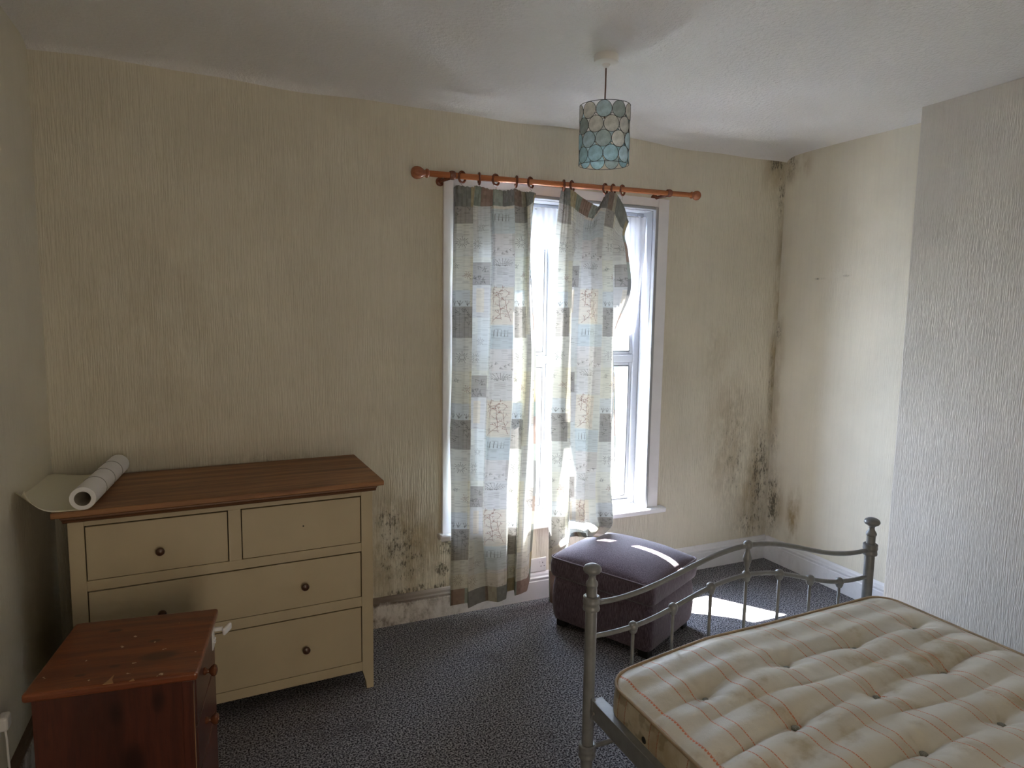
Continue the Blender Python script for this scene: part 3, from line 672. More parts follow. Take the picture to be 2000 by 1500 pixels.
LCUR=[[[1.1361,3.285,2.3757],[1.1382,3.275,2.3794],[1.1785,3.269,2.3744],[1.2262,3.267,2.3732],[1.2377,3.275,2.3862],[1.2851,3.285,2.387],[1.336,3.28,2.3749],[1.3487,3.275,2.3779],[1.4002,3.263,2.37],[1.4528,3.267,2.3834],[1.4683,3.275,2.3943],[1.4952,3.28,2.3867],[1.5203,3.281,2.381],[1.5252,3.265,2.3761],[1.5479,3.261,2.3775],[1.5763,3.275,2.3824],[1.6063,3.285,2.3812]],[[1.1357,3.29,2.2747],[1.139,3.275,2.2728],[1.1761,3.26,2.2684],[1.2189,3.26,2.2719],[1.2368,3.285,2.2875],[1.2864,3.293,2.2874],[1.3383,3.29,2.2911],[1.3399,3.265,2.2903],[1.3942,3.253,2.285],[1.4528,3.257,2.2984],[1.4744,3.285,2.3069],[1.4981,3.283,2.3031],[1.5299,3.285,2.3005],[1.5282,3.255,2.2988],[1.5465,3.255,2.3085],[1.5744,3.275,2.3247],[1.5946,3.285,2.3389]],[[1.1393,3.305,2.0971],[1.1339,3.273,2.0937],[1.1722,3.253,2.094],[1.2223,3.257,2.0974],[1.2453,3.295,2.1025],[1.2992,3.305,2.1067],[1.3538,3.3,2.1095],[1.3446,3.263,2.1054],[1.3923,3.249,2.1069],[1.4583,3.255,2.1115],[1.4814,3.293,2.1165],[1.5025,3.285,2.117],[1.5407,3.287,2.1195],[1.534,3.253,2.1159],[1.5545,3.257,2.1175],[1.5797,3.29,2.1222],[1.5964,3.305,2.1246]],[[1.1383,3.31,1.8558],[1.1317,3.27,1.8543],[1.1706,3.251,1.8549],[1.2182,3.255,1.8565],[1.245,3.303,1.859],[1.3011,3.31,1.861],[1.3532,3.305,1.8625],[1.3395,3.257,1.8605],[1.3914,3.245,1.8617],[1.4578,3.251,1.8641],[1.4846,3.297,1.8665],[1.5072,3.285,1.8668],[1.5403,3.289,1.868],[1.53,3.247,1.8663],[1.5525,3.255,1.8672],[1.5874,3.295,1.8697],[1.6082,3.305,1.8707]],[[1.1365,3.31,1.4726],[1.1314,3.27,1.4753],[1.1695,3.247,1.4764],[1.2146,3.251,1.4755],[1.2437,3.305,1.4715],[1.3016,3.315,1.4701],[1.351,3.309,1.4699],[1.3349,3.255,1.4737],[1.3896,3.241,1.474],[1.4607,3.249,1.4725],[1.4885,3.297,1.469],[1.5114,3.285,1.4695],[1.5469,3.293,1.4685],[1.5337,3.245,1.4719],[1.5701,3.255,1.4707],[1.6088,3.295,1.4676],[1.6397,3.305,1.4665]],[[1.1304,3.31,1.0523],[1.1313,3.27,1.0593],[1.1663,3.245,1.0616],[1.2112,3.247,1.0585],[1.2389,3.305,1.0465],[1.2932,3.32,1.0404],[1.3327,3.311,1.0396],[1.3193,3.255,1.0503],[1.376,3.237,1.05],[1.4445,3.245,1.0444],[1.4757,3.301,1.0325],[1.5017,3.295,1.0319],[1.5389,3.299,1.0289],[1.5182,3.241,1.0405],[1.5603,3.249,1.0365],[1.6085,3.295,1.0253],[1.6496,3.305,1.021]],[[1.1271,3.31,0.6214],[1.1342,3.27,0.6323],[1.1698,3.245,0.6355],[1.2085,3.245,0.6312],[1.237,3.305,0.6105],[1.2838,3.315,0.6024],[1.314,3.305,0.6019],[1.3033,3.255,0.6176],[1.3629,3.235,0.6167],[1.4383,3.243,0.6059],[1.4705,3.301,0.5854],[1.4903,3.295,0.585],[1.5213,3.299,0.5803],[1.5033,3.239,0.5998],[1.5447,3.245,0.5934],[1.5982,3.295,0.5728],[1.6397,3.305,0.5653]],[[1.1257,3.305,0.0796],[1.1305,3.275,0.0947],[1.1671,3.251,0.1076],[1.2079,3.255,0.1077],[1.2001,3.225,0.0893],[1.2547,3.225,0.1035],[1.318,3.245,0.1019],[1.3273,3.245,0.1033],[1.3809,3.23,0.0914],[1.439,3.24,0.0954],[1.4737,3.305,0.1056],[1.4909,3.3,0.111],[1.5143,3.301,0.1129],[1.4901,3.24,0.1081],[1.529,3.24,0.1108],[1.5932,3.285,0.097],[1.6214,3.305,0.163]]]
RCUR=[[[1.7592,3.285,2.406],[1.7663,3.275,2.4245],[1.7903,3.265,2.4195],[1.82,3.265,2.411],[1.8828,3.275,2.3844],[1.9467,3.285,2.3629],[2.0125,3.285,2.3395],[2.032,3.265,2.4073],[2.0458,3.255,2.4212],[2.0977,3.26,2.418],[2.1406,3.27,2.3885],[2.1814,3.275,2.34],[2.2196,3.285,2.2734]],[[1.7597,3.295,2.3459],[1.7655,3.275,2.335],[1.7902,3.26,2.3236],[1.8166,3.26,2.3173],[1.871,3.285,2.3053],[1.9285,3.29,2.2818],[1.9737,3.285,2.2701],[2.0004,3.265,2.3299],[2.0256,3.25,2.3241],[2.0777,3.255,2.3116],[2.1232,3.275,2.2857],[2.1529,3.28,2.2444],[2.2039,3.29,2.2134]],[[1.746,3.305,2.0765],[1.7464,3.275,2.0741],[1.7749,3.255,2.074],[1.8176,3.255,2.0763],[1.8577,3.285,2.0809],[1.9174,3.295,2.085],[1.9661,3.285,2.0868],[1.9784,3.26,2.0854],[2.007,3.245,2.0857],[2.0758,3.25,2.0898],[2.1088,3.285,2.0945],[2.1591,3.275,2.0964],[2.2336,3.295,2.1021]],[[1.7388,3.305,1.8459],[1.7394,3.275,1.8452],[1.7702,3.253,1.8455],[1.8176,3.255,1.8469],[1.8501,3.295,1.8489],[1.9238,3.305,1.8513],[1.9869,3.295,1.8528],[1.9834,3.255,1.8517],[2.0162,3.241,1.8523],[2.0815,3.245,1.8543],[2.1156,3.287,1.8563],[2.1755,3.28,1.8579],[2.2726,3.305,1.8613]],[[1.7278,3.305,1.6272],[1.7319,3.275,1.6281],[1.7652,3.251,1.6289],[1.8161,3.253,1.6291],[1.852,3.305,1.6279],[1.9297,3.315,1.628],[1.9958,3.303,1.6286],[1.9772,3.255,1.6299],[2.0194,3.239,1.6305],[2.0864,3.245,1.6307],[2.117,3.287,1.6297],[2.1385,3.287,1.6298],[2.1757,3.305,1.6295]],[[1.7197,3.305,1.2873],[1.724,3.275,1.2905],[1.7633,3.249,1.2921],[1.8214,3.251,1.29],[1.8551,3.305,1.2829],[1.9301,3.315,1.2794],[1.991,3.305,1.2785],[1.9644,3.255,1.285],[2.0186,3.235,1.2854],[2.0933,3.241,1.2823],[2.1319,3.295,1.2751],[2.161,3.295,1.2742],[2.1967,3.31,1.2713]],[[1.7252,3.305,0.9251],[1.7263,3.275,0.931],[1.7674,3.245,0.9341],[1.8272,3.249,0.929],[1.8566,3.295,0.9177],[1.9182,3.305,0.9112],[1.9759,3.295,0.9091],[1.9424,3.245,0.9215],[2.0049,3.215,0.923],[2.0897,3.225,0.9149],[2.1221,3.275,0.9026],[2.1645,3.295,0.8955],[2.1971,3.305,0.8912]],[[1.7313,3.305,0.679],[1.7324,3.275,0.6867],[1.7739,3.245,0.6904],[1.832,3.245,0.6847],[1.8355,3.245,0.6844],[1.8839,3.245,0.6796],[1.9279,3.225,0.6804],[1.91,3.195,0.69],[1.9697,3.145,0.6971],[2.0671,3.165,0.6823],[2.1034,3.215,0.6657],[2.1296,3.255,0.6527],[2.1426,3.275,0.6462]],[[1.7318,3.305,0.5175],[1.7365,3.275,0.5259],[1.7782,3.245,0.5301],[1.8275,3.235,0.5273],[1.8231,3.215,0.5338],[1.8597,3.195,0.5356],[1.8997,3.175,0.5369],[1.8826,3.135,0.5509],[1.9382,3.075,0.5624],[2.048,3.105,0.5406],[2.078,3.145,0.5251],[2.0942,3.175,0.5142],[2.1001,3.195,0.5076]],[[1.7367,3.305,0.3192],[1.7412,3.275,0.3384],[1.7716,3.225,0.3764],[1.7941,3.175,0.4149],[1.7899,3.155,0.5254],[1.8142,3.115,0.5288],[1.8438,3.085,0.5285],[1.8493,3.055,0.5371],[1.9153,3.025,0.5265],[1.9899,3.045,0.5051],[2.0165,3.075,0.4923],[2.0226,3.095,0.4853],[2.0351,3.125,0.4743]],[[1.7444,3.305,0.1436],[1.7492,3.275,0.1546],[1.7792,3.235,0.2909],[1.7912,3.175,0.3969],[1.75,3.075,0.4778],[1.7727,3.04,0.4863],[1.8035,3.025,0.4843],[1.8239,3.015,0.485],[1.8541,3.01,0.4827],[1.897,3.025,0.4722],[1.9297,3.045,0.4705],[1.9621,3.075,0.4657],[1.9879,3.105,0.4619]],[[1.7526,3.305,-0.0502],[1.7575,3.275,-0.0379],[1.7818,3.235,0.1965],[1.7919,3.175,0.3722],[1.7585,3.085,0.4913],[1.7675,3.055,0.5057],[1.785,3.04,0.5113],[1.8086,3.035,0.507],[1.8353,3.035,0.5007],[1.8675,3.055,0.4901],[1.9001,3.075,0.4826],[1.9322,3.105,0.475],[1.9577,3.135,0.4653]]]
# ---------------------------------------------------------------- curtains: printed fabric drawn thread by thread in fabric metres
TW, TL, PX = .44, .622, 600          # repeat width / length (m), raster pixels per metre
def fabric_tile(seed):
    rg = np.random.default_rng(seed); w_, h_ = int(TW*PX), int(TL*PX)
    yy, xx = np.mgrid[0:h_, 0:w_]/PX; img = np.zeros((h_, w_, 3)); img[:] = (.70, .72, .69)
    def blk(x0, x1, y0, y1, c, a=1.):
        m_ = ((xx >= x0) & (xx < x1) & (yy >= y0) & (yy < y1))[..., None]; img[:] = np.where(m_, img*(1-a)+np.array(c)*a, img)
    blk(0, .13, 0, .18, (.72, .73, .66)); blk(0, .13, .18, .27, (.62, .68, .72), .8); blk(.13, .27, .1, .33, (.58, .58, .60), .8); blk(.13, .20, .42, .60, (.56, .56, .55), .6)
    blk(.20, .27, .33, .622, (.66, .70, .72), .8); blk(.27, .44, 0, .16, (.68, .69, .72), .9); blk(.27, .44, .37, .50, (.56, .64, .70), .8); blk(.10, .145, .0, .42, (.76, .72, .54), .5)
    blk(.27, .41, .165, .365, (.76, .70, .62), .8); blk(.27, .44, .50, .622, (.72, .70, .74), .7); blk(.19, .23, .17, .30, (.74, .64, .46), .5)
    blk(.005, .115, .27, .44, (.30, .285, .27), .85); blk(.165, .255, .03, .15, (.31, .29, .28), .85); blk(.40, .44, .5, .60, (.45, .44, .42), .5)
    def line(p, q, wd, c, a=.85):
        (x0, y0), (x1, y1) = p, q; L2 = max((x1-x0)**2+(y1-y0)**2, 1e-9)
        for ox in (-TW, 0, TW):
            t_ = np.clip(((xx-x0-ox)*(x1-x0)+(yy-y0)*(y1-y0))/L2, 0, 1)
            d = np.hypot(xx-x0-ox-t_*(x1-x0), yy-y0-t_*(y1-y0)); k = (np.clip((wd-d)/.0008+.5, 0, 1)*a)[..., None]
            img[:] = img*(1-k)+np.array(c)*k
    ink, rust, pale = (.11, .105, .10), (.27, .13, .10), (.27, .26, .26)
    def sprig(x, y, s, a, c):
        for da in (-.45, .0, .5): line((x, y), (x+s*math.sin(a+da), y-s*math.cos(a+da)), .0013, c)
    def burst(x, y, s, c, n=14, lo=.35):
        for k in range(n):
            a = 2*PI*k/n; line((x+s*lo*math.sin(a), y+s*lo*math.cos(a)), (x+s*math.sin(a)*(.8+.3*(k % 2)), y+s*math.cos(a)*(.8+.3*(k % 2))), .0012, c, .8)
    burst(.06, .545, .030, ink); burst(.035, .05, .014, ink, 9); burst(.085, .10, .022, rust, 9, .2)
    for x in (.02, .05, .085): sprig(x, .262, .026, .1, ink)
    for k in range(13):
        x, y = .012+rg.random()*.09, .285+rg.random()*.14; a = rg.random()*6; line((x, y), (x+.022*math.sin(a), y+.022*math.cos(a)), .0014, ink); line((x, y), (x+.018*math.sin(a+.9), y+.018*math.cos(a+.9)), .0012, ink)
    for k in range(4): line((.03+.02*k, .275), (.03+.02*k, .435), .0006, ink, .4)
    for k in range(14):
        x, y = .17+rg.random()*.07, .04+rg.random()*.10; a = rg.random()*6; line((x, y), (x+.02*math.sin(a), y+.02*math.cos(a)), .0013, ink); line((x, y), (x+.016*math.sin(a-1), y+.016*math.cos(a-1)), .0011, ink)
    for p, q in (((.165, .03), (.255, .03)), ((.255, .03), (.255, .15)), ((.165, .15), (.255, .15)), ((.165, .03), (.165, .15))): line(p, q, .001, ink, .6)
    for r in range(5):                                  # dotted seed-head
        for k in range(-5, 6):
            if abs(k) < 6-r*.3: a = k*.27; line((.345+(.012+.010*r)*math.sin(a)*1.15, .052-(.004+.0085*r)*math.cos(a)), (.345+(.017+.010*r)*math.sin(a)*1.15, .048-(.004+.0085*r)*math.cos(a)), .0013, ink, .8)
    for r in range(5): line((.32, .062+.008*r), (.372, .064+.008*r), .0009, pale, .6)
    def twig(x, y, a, n, s, c):
        for k in range(n):
            x2, y2 = x+s*math.sin(a), y-s*math.cos(a); line((x, y), (x2, y2), .0013, c)
            sd = 1 if k % 2 else -1; bx2, by2 = x2+s*.95*math.sin(a+sd*.9), y2-s*.95*math.cos(a+sd*.9); line((x2, y2), (bx2, by2), .0011, c)
            for e in (-.5, .6): line((bx2, by2), (bx2+.010*math.sin(a+sd*.9+e), by2-.010*math.cos(a+sd*.9+e)), .0012, c)
            x, y, a = x2, y2, a+rg.uniform(-.35, .35)
    twig(.285, .36, .9, 4, .022, rust); twig(.34, .33, -.1, 6, .022, rust); twig(.395, .35, -.3, 6, .023, rust); twig(.30, .26, .2, 4, .020, rust); twig(.28, .21, 1.1, 4, .022, rust)
    for k in range(6): line((.295+.017*k, .395), (.293+.017*k, .43), .0016, ink, .75)
    line((.29, .413), (.39, .411), .0006, ink, .5)
    burst(.215, .46, .02, pale, 10); burst(.19, .55, .026, ink, 12)
    for k in range(8): sprig(.28+.02*k, .61-.012*(k % 3), .014, .3*k, pale)
    # slubby weft
    sl_ = rg.random((h_, 14)); sl_ = np.repeat(sl_, w_//14+1, 1)[:, :w_]
    for _ in range(8): sl_ = (np.roll(sl_, 1, 1)+sl_+np.roll(sl_, -1, 1))/3
    img *= (1-.30*np.clip((sl_-.62)*2.6, 0, 1))[..., None]
    img = (img*.84+img.mean(axis=(0,1))*.10)*np.array((1.02, 1, .955))
    return np.clip(img*.93, 0, 1)
tile = fabric_tile(3)
BORD = [(.110, (.21, .22, .20)), (.065, (.36, .31, .20)), (.045, (.26, .30, .25)), (.085, (.28, .21, .17)), (.05, (.29, .32, .28)), (.11, (.20, .20, .19)), (.05, (.23, .18, .15)), (.045, (.38, .35, .27))]
def border(u_):
    tot = sum(a for a, _ in BORD); m_ = np.mod(u_, tot); out = np.zeros(u_.shape+(3,)); acc = 0
    for a, c in BORD: k = (m_ >= acc) & (m_ < acc+a); out[k] = c; acc += a
    return out
def herm(rows, ts, T_):
    """smooth interpolation of control rows (monotone-ish Hermite)"""
    rows = np.array(rows); ts = np.array(ts); d = np.diff(rows, axis=0)/np.diff(ts)[:, None, None]
    m_ = np.zeros_like(rows); m_[0] = d[0]; m_[-1] = d[-1]; w1 = np.diff(ts)
    m_[1:-1] = (d[:-1]*w1[1:, None, None]+d[1:]*w1[:-1, None, None])/(w1[1:]+w1[:-1])[:, None, None]
    i = np.clip(np.searchsorted(ts, T_, side='right')-1, 0, len(ts)-2); h_ = (ts[i+1]-ts[i])[:, None, None]; s = ((T_-ts[i])/(ts[i+1]-ts[i]))[:, None, None]
    return (2*s**3-3*s**2+1)*rows[i]+(s**3-2*s**2+s)*h_*m_[i]+(-2*s**3+3*s**2)*rows[i+1]+(s**3-s**2)*h_*m_[i+1]
def curtain_mesh(name, rows, ref, u0, v0, nu=320, nv=800, smo=4, wide=1.18, seed=1):
    rows = np.array(rows); dz = np.linalg.norm(np.diff(rows, axis=0), axis=2).mean(1); ts = np.concatenate([[0], np.cumsum(dz)]); Lv = ts[-1]
    Tt = np.linspace(0, Lv, nv); C = herm(rows, ts, Tt)               # (nv, nc, 3)
    seg = np.linalg.norm(np.diff(rows[ref], axis=0), axis=1); su = np.concatenate([[0], np.cumsum(seg)]); Lu = su[-1]
    uu = np.linspace(0, Lu, nu); i = np.clip(np.searchsorted(su, uu, side='right')-1, 0, len(su)-2); s = ((uu-su[i])/(su[i+1]-su[i]))[None, :, None]
    C = C.copy(); ym = 3.27; hang = np.clip((C[..., 2]-.75)/.3, 0, 1); C[..., 1] += (C[..., 1]-ym)*.8*hang
    V = C[:, i]*(1-s)+C[:, i+1]*s
    for _ in range(smo): V[:, 1:-1] = (V[:, :-2]+2*V[:, 1:-1]+V[:, 2:])/4
    U_ = np.broadcast_to(uu*wide, (nv, nu)); Vv_ = np.broadcast_to(Tt[:, None], (nv, nu))
    # gathers of the heading tape fading downwards, and soft irregularity below
    g_ = np.exp(-np.maximum(Vv_-.045, 0)/.10); rg = np.random.default_rng(seed)
    V[..., 1] += .0050*g_*np.sin(U_*2*PI/.021+2*np.sin(U_*23))*(.6+.4*np.sin(U_*40)); V[..., 2] += (.0025*np.sin(U_*2*PI/.021+2*np.sin(U_*23)))*np.exp(-Vv_/.02)
    V[..., 1] += .004*np.sin(U_*31+3*np.sin(Vv_*1.3+seed)+Vv_*1.1)*np.clip(Vv_*2, 0, 1)
    V[..., 0] += .0015*np.sin(Vv_*7+U_*12+seed)
    ui = (np.mod(U_+u0, TW)*PX).astype(int) % tile.shape[1]; vi = (np.mod(Vv_+v0, TL)*PX).astype(int) % tile.shape[0]
    col = tile[vi, ui].copy()
    b = border(U_+.01); nz = rg.random((nv//6+1, nu//6+1)); nz = np.kron(nz, np.ones((6, 6)))[:nv, :nu, None]
    top_ = (Vv_ < .088+.0*U_)[..., None]; bot = (Vv_ > Lv-.085)[..., None]
    col = np.where(top_, b*(.85+.3*nz), col); col = np.where(bot, border(U_+.21)*(.9+.2*nz), col)
    hem = (Vv_ > Lv-.16)[..., None] & ~bot; col = np.where(hem, col*.7+np.array((.62, .56, .40))*.3, col)
    edge = (U_ > Lu*wide-.014)[..., None]; stripe = border(Vv_*.55+.1); col = np.where(edge, stripe, col)
    me = gridmesh(name, V, cols=col); me.materials.append(m_curtain); return me
LC = empty('curtain', (1.36, 3.27, 2.37), 0, 'left printed patchwork curtain hanging straight from its rings', 'curtain', 'patterned curtains at the window')
def rel(o, e): o.location = tuple(-c for c in e.location); return o
rel(obj('curtain_panel', curtain_mesh('curtain_panel', LCUR, 4, .0, -.357, wide=.86, seed=1), parent=LC), LC)
RC = empty('curtain', (1.95, 3.27, 2.37), 0, 'right printed patchwork curtain sagging off its rings onto the ottoman', 'curtain', 'patterned curtains at the window')
rel(obj('curtain_panel', curtain_mesh('curtain_panel', RCUR, 5, .0, -.357, wide=1.0, seed=2), parent=RC), RC)
# white heading cord hanging loose from the sagging curtain
def cur_pt(x, z): return (x, 3.262, z)
rel(obj('heading_cord', tube(bmesh.new(), [(2.062, 3.262, 2.405), (2.056, 3.258, 2.392), (2.060, 3.262, 2.380), (2.048, 3.258, 2.368), (2.052, 3.262, 2.352), (2.040, 3.26, 2.342), (2.03, 3.265, 2.335)], .005, 6), m_net, RC, label='white gathering cord'), RC)

# ---------------------------------------------------------------- pole, finials, brackets, rings
def rod(x): return Vector((x, 3.279, 2.421+(x-.93)*(2.462-2.421)/(2.69-.93)))
A_, B_ = rod(.985), rod(2.655); dv = (B_-A_).normalized()
CR = empty('curtain_pole', tuple((A_+B_)/2), 0, 'varnished wooden curtain pole with ball finials above the window', 'curtain pole')
pole = rel(obj('pole', tube(bmesh.new(), [A_, B_], .0155, 20), m_pole, smooth='all', parent=CR), CR)
def turned(prof, base, sgn, name, parent):
    bm = bmesh.new(); lathe(bm, prof, 22); q = (dv*sgn).to_track_quat('Z', 'Y').to_matrix().to_4x4(); bmesh.ops.transform(bm, matrix=Matrix.Translation(base) @ q, verts=bm.verts)
    return rel(obj(name, bm, m_ring2, parent, smooth=True), CR)
fin = [(.0155, -.002), (.021, .002), (.0235, .008), (.022, .014), (.0165, .018), (.0175, .026), (.0235, .033), (.0300, .046), (.0325, .060), (.0300, .074), (.0215, .086), (.010, .0915), (.001, .0925)]
turned(fin, A_, -1, 'finial', CR); turned([(r*.9, h*.75) for r, h in fin], B_, 1, 'finial', CR)
for x in (1.112, 2.490):
    c = rod(x); br = turned([(.0158, -.016), (.0215, -.013), (.0235, -.004), (.0235, .004), (.0215, .013), (.0158, .016)], c, 1, 'bracket_collar', CR)
    br.data.materials[0] = m_ring
    bm = bmesh.new(); tube(bm, [c+Vector((-.012, .012, -.012)), c+Vector((-.03, .05, -.017)), Vector((c.x-.035, D-.002, c.z-.018))], [.011, .009, .012], 12)
    lathe(bm, [(.024, 0), (.024, -.006), (.018, -.010), (.012, -.012)], 16, (c.x-.035, D-.001, c.z-.018), 'y')
    rel(obj('bracket_arm', bm, m_ring, CR, smooth=True), CR)
rings = [(1.166, .55, 'leftmost wooden curtain ring, beside the left pole bracket'), (1.262, 1.35, 'second wooden ring from the left, edge-on above the left curtain'), (1.357, .5, 'third wooden ring from the left, seen open above the left curtain'),
         (1.477, 1.32, 'fourth wooden ring from the left, edge-on above the left curtain'), (1.563, .6, 'fifth wooden ring from the left, at the left curtain inner edge'),
         (1.768, 1.25, 'wooden ring, edge-on, at the top left corner of the right curtain'), (1.822, .7, 'wooden ring just right of the one at the right curtain corner'),
         (2.040, .55, 'wooden ring above the white cord, first of the three close together'), (2.094, .6, 'wooden ring in the middle of the three close together'), (2.158, .5, 'rightmost wooden ring, its hook hanging empty')]
rm = bpy.data.meshes.new('ring'); bm = bmesh.new(); tube(bm, [(0, .0272*math.cos(a), .0272*math.sin(a)) for a in np.linspace(0, 2*PI, 33)[:-1]], .0062, 12, closed=True)
bmesh.ops.recalc_face_normals(bm, faces=bm.faces); bm.to_mesh(rm); bm.free(); rm.materials.append(m_ring)
hm = bpy.data.meshes.new('hook'); bm = bmesh.new(); tube(bm, [(0, 0, -.030), (0, 0, -.038), (.004, 0, -.040), (0, .004, -.044), (-.003, 0, -.048), (.001, 0, -.056)], .0014, 6); bm.to_mesh(hm); bm.free(); hm.materials.append(m_brass)
for i, (x, yaw, lb) in enumerate(rings):
    c = rod(x); e = empty('curtain_ring', (c.x, c.y, c.z-.0050), -(yaw-PI/2)+PI/2-.3 if False else (PI/2-yaw)*(1 if i % 2 else 1), lb, 'curtain ring', 'wooden curtain rings on the pole')
    e.rotation_euler = (0, rnd.uniform(-.05, .05), (PI/2-yaw)*-1)
    obj('ring', rm, None, e, smooth='all'); obj('hook', hm, None, e, smooth='all')

# ---------------------------------------------------------------- net curtain in the reveal
nx2, nz2 = 240, 120; xs = np.linspace(1.185, 2.445, nx2)
def hemz(x):
    a = 2.06+.035*np.sin(x*14+1)+.04*np.sin(x*5); b = 1.60+.015*np.sin(x*60)
    k = np.clip((x-2.235)/.012, 0, 1); return a*(1-k)+b*k
s = np.linspace(0, 1, nz2)[:, None]; hz = hemz(xs)[None, :]; Z_ = 2.335-(2.335-hz)*s
X_ = xs[None, :]+0*s; kk = np.clip((xs-2.24)/.2, 0, 1)[None, :]
X_ = X_-kk*np.clip((2.1-Z_)/.5, 0, 1)*.055+.004*np.sin(Z_*9+xs*20)
Y_ = 3.445+.008*np.sin(xs*2*PI/.035+1.5*np.sin(Z_*3))*(.5+.5*s)+.008*np.sin(xs*17)+.010*np.sin(xs*70)*kk*s
me = gridmesh('net_curtain', np.stack(np.broadcast_arrays(X_, Y_, Z_), -1)); me.materials.append(m_net)
NC = empty('net_curtain', (1.81, 3.445, 2.335), 0, 'torn white net curtain on a wire behind the patterned curtains', 'net curtain')
rel(obj('voile', me, parent=NC), NC); rel(obj('wire', tube(bmesh.new(), [(WX0+.013, 3.445, 2.33), (1.81, 3.445, 2.322), (WX1-.013, 3.445, 2.332)], .002, 6), m_brass, NC), NC)

# ---------------------------------------------------------------- pendant light with shell-disc shade
PL = empty('pendant_light', (1.51, 2.45, H), 0, 'ceiling pendant with drum shade of blue and cream shell discs', 'pendant light')
obj('ceiling_rose', lathe(bmesh.new(), [(.050, .006), (.052, 0), (.052, -.018), (.050, -.026), (.043, -.031), (.018, -.034), (.012, -.044), (.005, -.048)], 32), m_plastic, PL, smooth=True)
obj('cord', tube(bmesh.new(), [(0, 0, -.04), (.001, .001, -.12), (-.001, 0, -.20), (0, 0, -.27)], .0032, 8), plain('brown_flex', (.14, .075, .05), .6), PL, smooth='all')
obj('lampholder', lathe(bmesh.new(), [(.006, -.255), (.014, -.262), (.017, -.275), (.017, -.300), (.020, -.303), (.020, -.312), (.015, -.314), (.014, -.328)], 18), m_plastic, PL, smooth=True)
SH = obj('shade_frame', bmesh.new(), plain('dark_lead_wire', (.06, .065, .065), .45, .5), PL)
SR, d_ = .1075, .0672; zt_ = -.200
bm = bmesh.new()
for zz in (zt_, zt_-.2415): tube(bm, [(SR*math.cos(a), SR*math.sin(a), zz) for a in np.linspace(0, 2*PI, 49)[:-1]], .0012, 6, closed=True)
for k in range(3): a = k*2*PI/3+.4; tube(bm, [(SR*math.cos(a), SR*math.sin(a), zt_), (.02*math.cos(a), .02*math.sin(a), -.306)], .0011, 5)
bm.to_mesh(SH.data); bm.free(); SH.rotation_euler = (.03, -.045, .35)
def shell(name, col):
    t = NT(name); n = t.noise(t.vm('MULTIPLY', t.oco(), (1, 1, 1)), 45, 4, .6); c = t.mix(t.ramp(n, .3, .7), tuple(x*.75 for x in col), col)
    d = t.new('ShaderNodeBsdfDiffuse'); tl = t.new('ShaderNodeBsdfTranslucent'); gl = t.new('ShaderNodeBsdfGlossy'); gl.inputs['Roughness'].default_value = .25
    m1 = t.new('ShaderNodeMixShader'); m2 = t.new('ShaderNodeMixShader'); m1.inputs[0].default_value = .5; m2.inputs[0].default_value = .06
    t.l.new(c, d.inputs[0]); t.l.new(c, tl.inputs[0]); t.l.new(d.outputs[0], m1.inputs[1]); t.l.new(tl.outputs[0], m1.inputs[2]); t.l.new(m1.outputs[0], m2.inputs[1]); t.l.new(gl.outputs[0], m2.inputs[2]); t.l.new(m2.outputs[0], t.out.inputs[0]); return t.m
SM = [shell('shell_blue', (.44, .66, .72)), shell('shell_cream', (.78, .75, .68)), shell('shell_grey_green', (.46, .54, .52)), shell('shell_pale_blue', (.54, .70, .74))]
lead = SH.data.materials[0]
disc = []; N_ = 10; r_d = d_/2
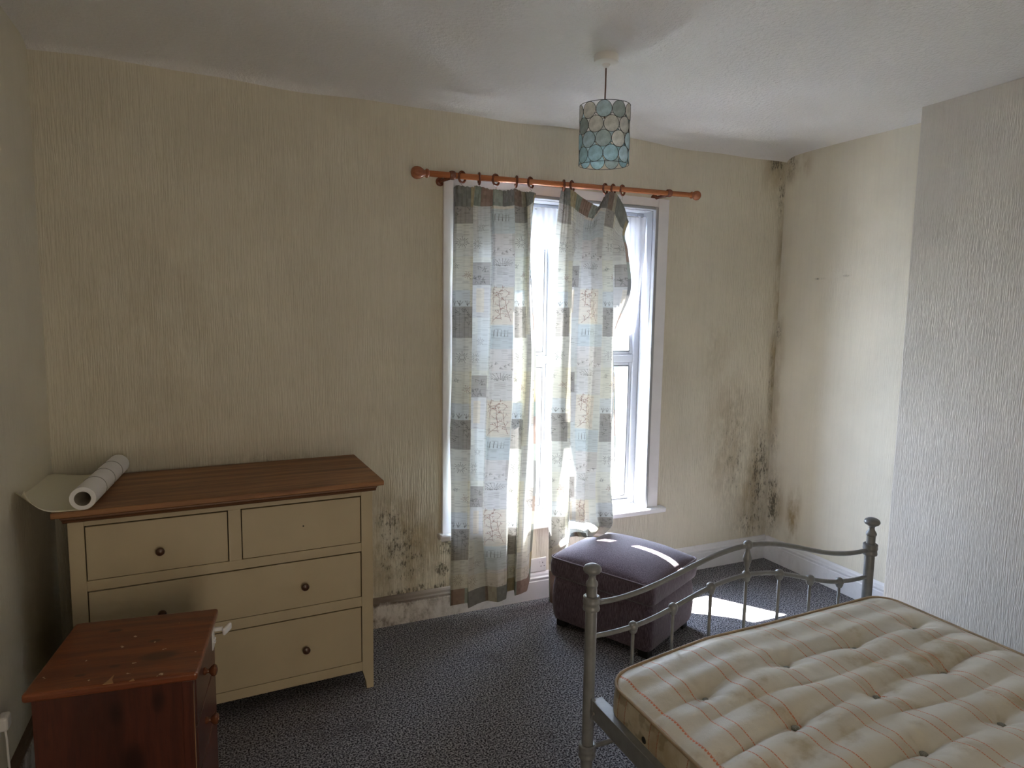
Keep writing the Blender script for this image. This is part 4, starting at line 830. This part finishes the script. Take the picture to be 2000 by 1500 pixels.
for mi in range(4):
    bm = bmesh.new()
    def cyl(rr, a): th = rr*math.cos(a)/SR; return (SR*math.cos(th), SR*math.sin(th), rr*math.sin(a))
    c0 = bm.verts.new((SR, 0, 0)); prev = None
    for rr in (r_d*.5, r_d*.97):
        ring = [bm.verts.new(cyl(rr, 2*PI*k/24)) for k in range(24)]
        for k in range(24):
            if prev is None: bm.faces.new((c0, ring[k], ring[(k+1) % 24]))
            else: bm.faces.new((prev[k], ring[k], ring[(k+1) % 24], prev[(k+1) % 24]))
        prev = ring
    me = bpy.data.meshes.new('shell_disc'); bm.to_mesh(me); bm.free(); me.materials.append(SM[mi]); disc.append(me)
wm = bpy.data.meshes.new('disc_wire'); bm = bmesh.new(); tube(bm, [cyl(r_d*.985, 2*PI*k/24) for k in range(24)], .0011, 5, closed=True); bm.to_mesh(wm); bm.free(); wm.materials.append(lead)
pat = [1, 0, 2, 1, 3, 0, 1, 2, 0, 3]
for r in range(4):
    for k in range(N_):
        z = zt_-r_d-r*.0582; a = 2*PI*(k+.5*(r % 2))/N_
        o = obj('shell_disc', disc[pat[(k*3+r*4+(k//4)) % 10]], None, SH, smooth='all'); o.location = (0, 0, z); o.rotation_euler = (0, 0, a)
        o2 = obj('disc_wire', wm, None, SH, smooth='all'); o2.location = (0, 0, z); o2.rotation_euler = (0, 0, a)

# ---------------------------------------------------------------- sockets
def socket(loc, rz, label, holes=True):
    e = empty('double_socket', loc, rz, label, 'socket')
    obj('faceplate', bx((-.073, -.009, -.043), (.073, 0, .043), .003, 2), m_plastic, e)
    for s in (-1, 1):
        obj('rocker_switch', bx((s*.030-.005+s*.0-(0 if s > 0 else 0), -.0125, .010), (s*.030+.005, -.009, .026), .001, 1), m_plastic, e)
        for (hx_, hz_, w2, h2) in ((0, .012, .0022, .004), (-.011, -.010, .0035, .002), (.011, -.010, .0035, .002)):
            obj('pin_hole', bx((s*.048+hx_-w2, -.0095, hz_-h2), (s*.048+hx_+w2, -.0088, hz_+h2)), m_hole, e)
    return e
socket((1.686, D, .210), 0, 'white double socket under the window, between the two curtains')
socket((XL, 2.40, .36), PI/2, 'white double socket low on the left wall behind the cabinet')
PG = empty('plug', (XL+.009, 2.452, .375), 0, 'white plug and cable on the left wall at the picture edge', 'plug')
obj('plug_body', bx((0, -.024, -.022), (.030, .024, .026), .009, 3), m_plastic, PG)
obj('cable', tube(bmesh.new(), [(.016, 0, -.018), (.018, .002, -.06), (.022, -.006, -.16), (.03, -.02, -.28), (.05, -.06, -.357), (.06, -.2, -.365)], .0035, 8), m_plastic, PG, smooth='all')
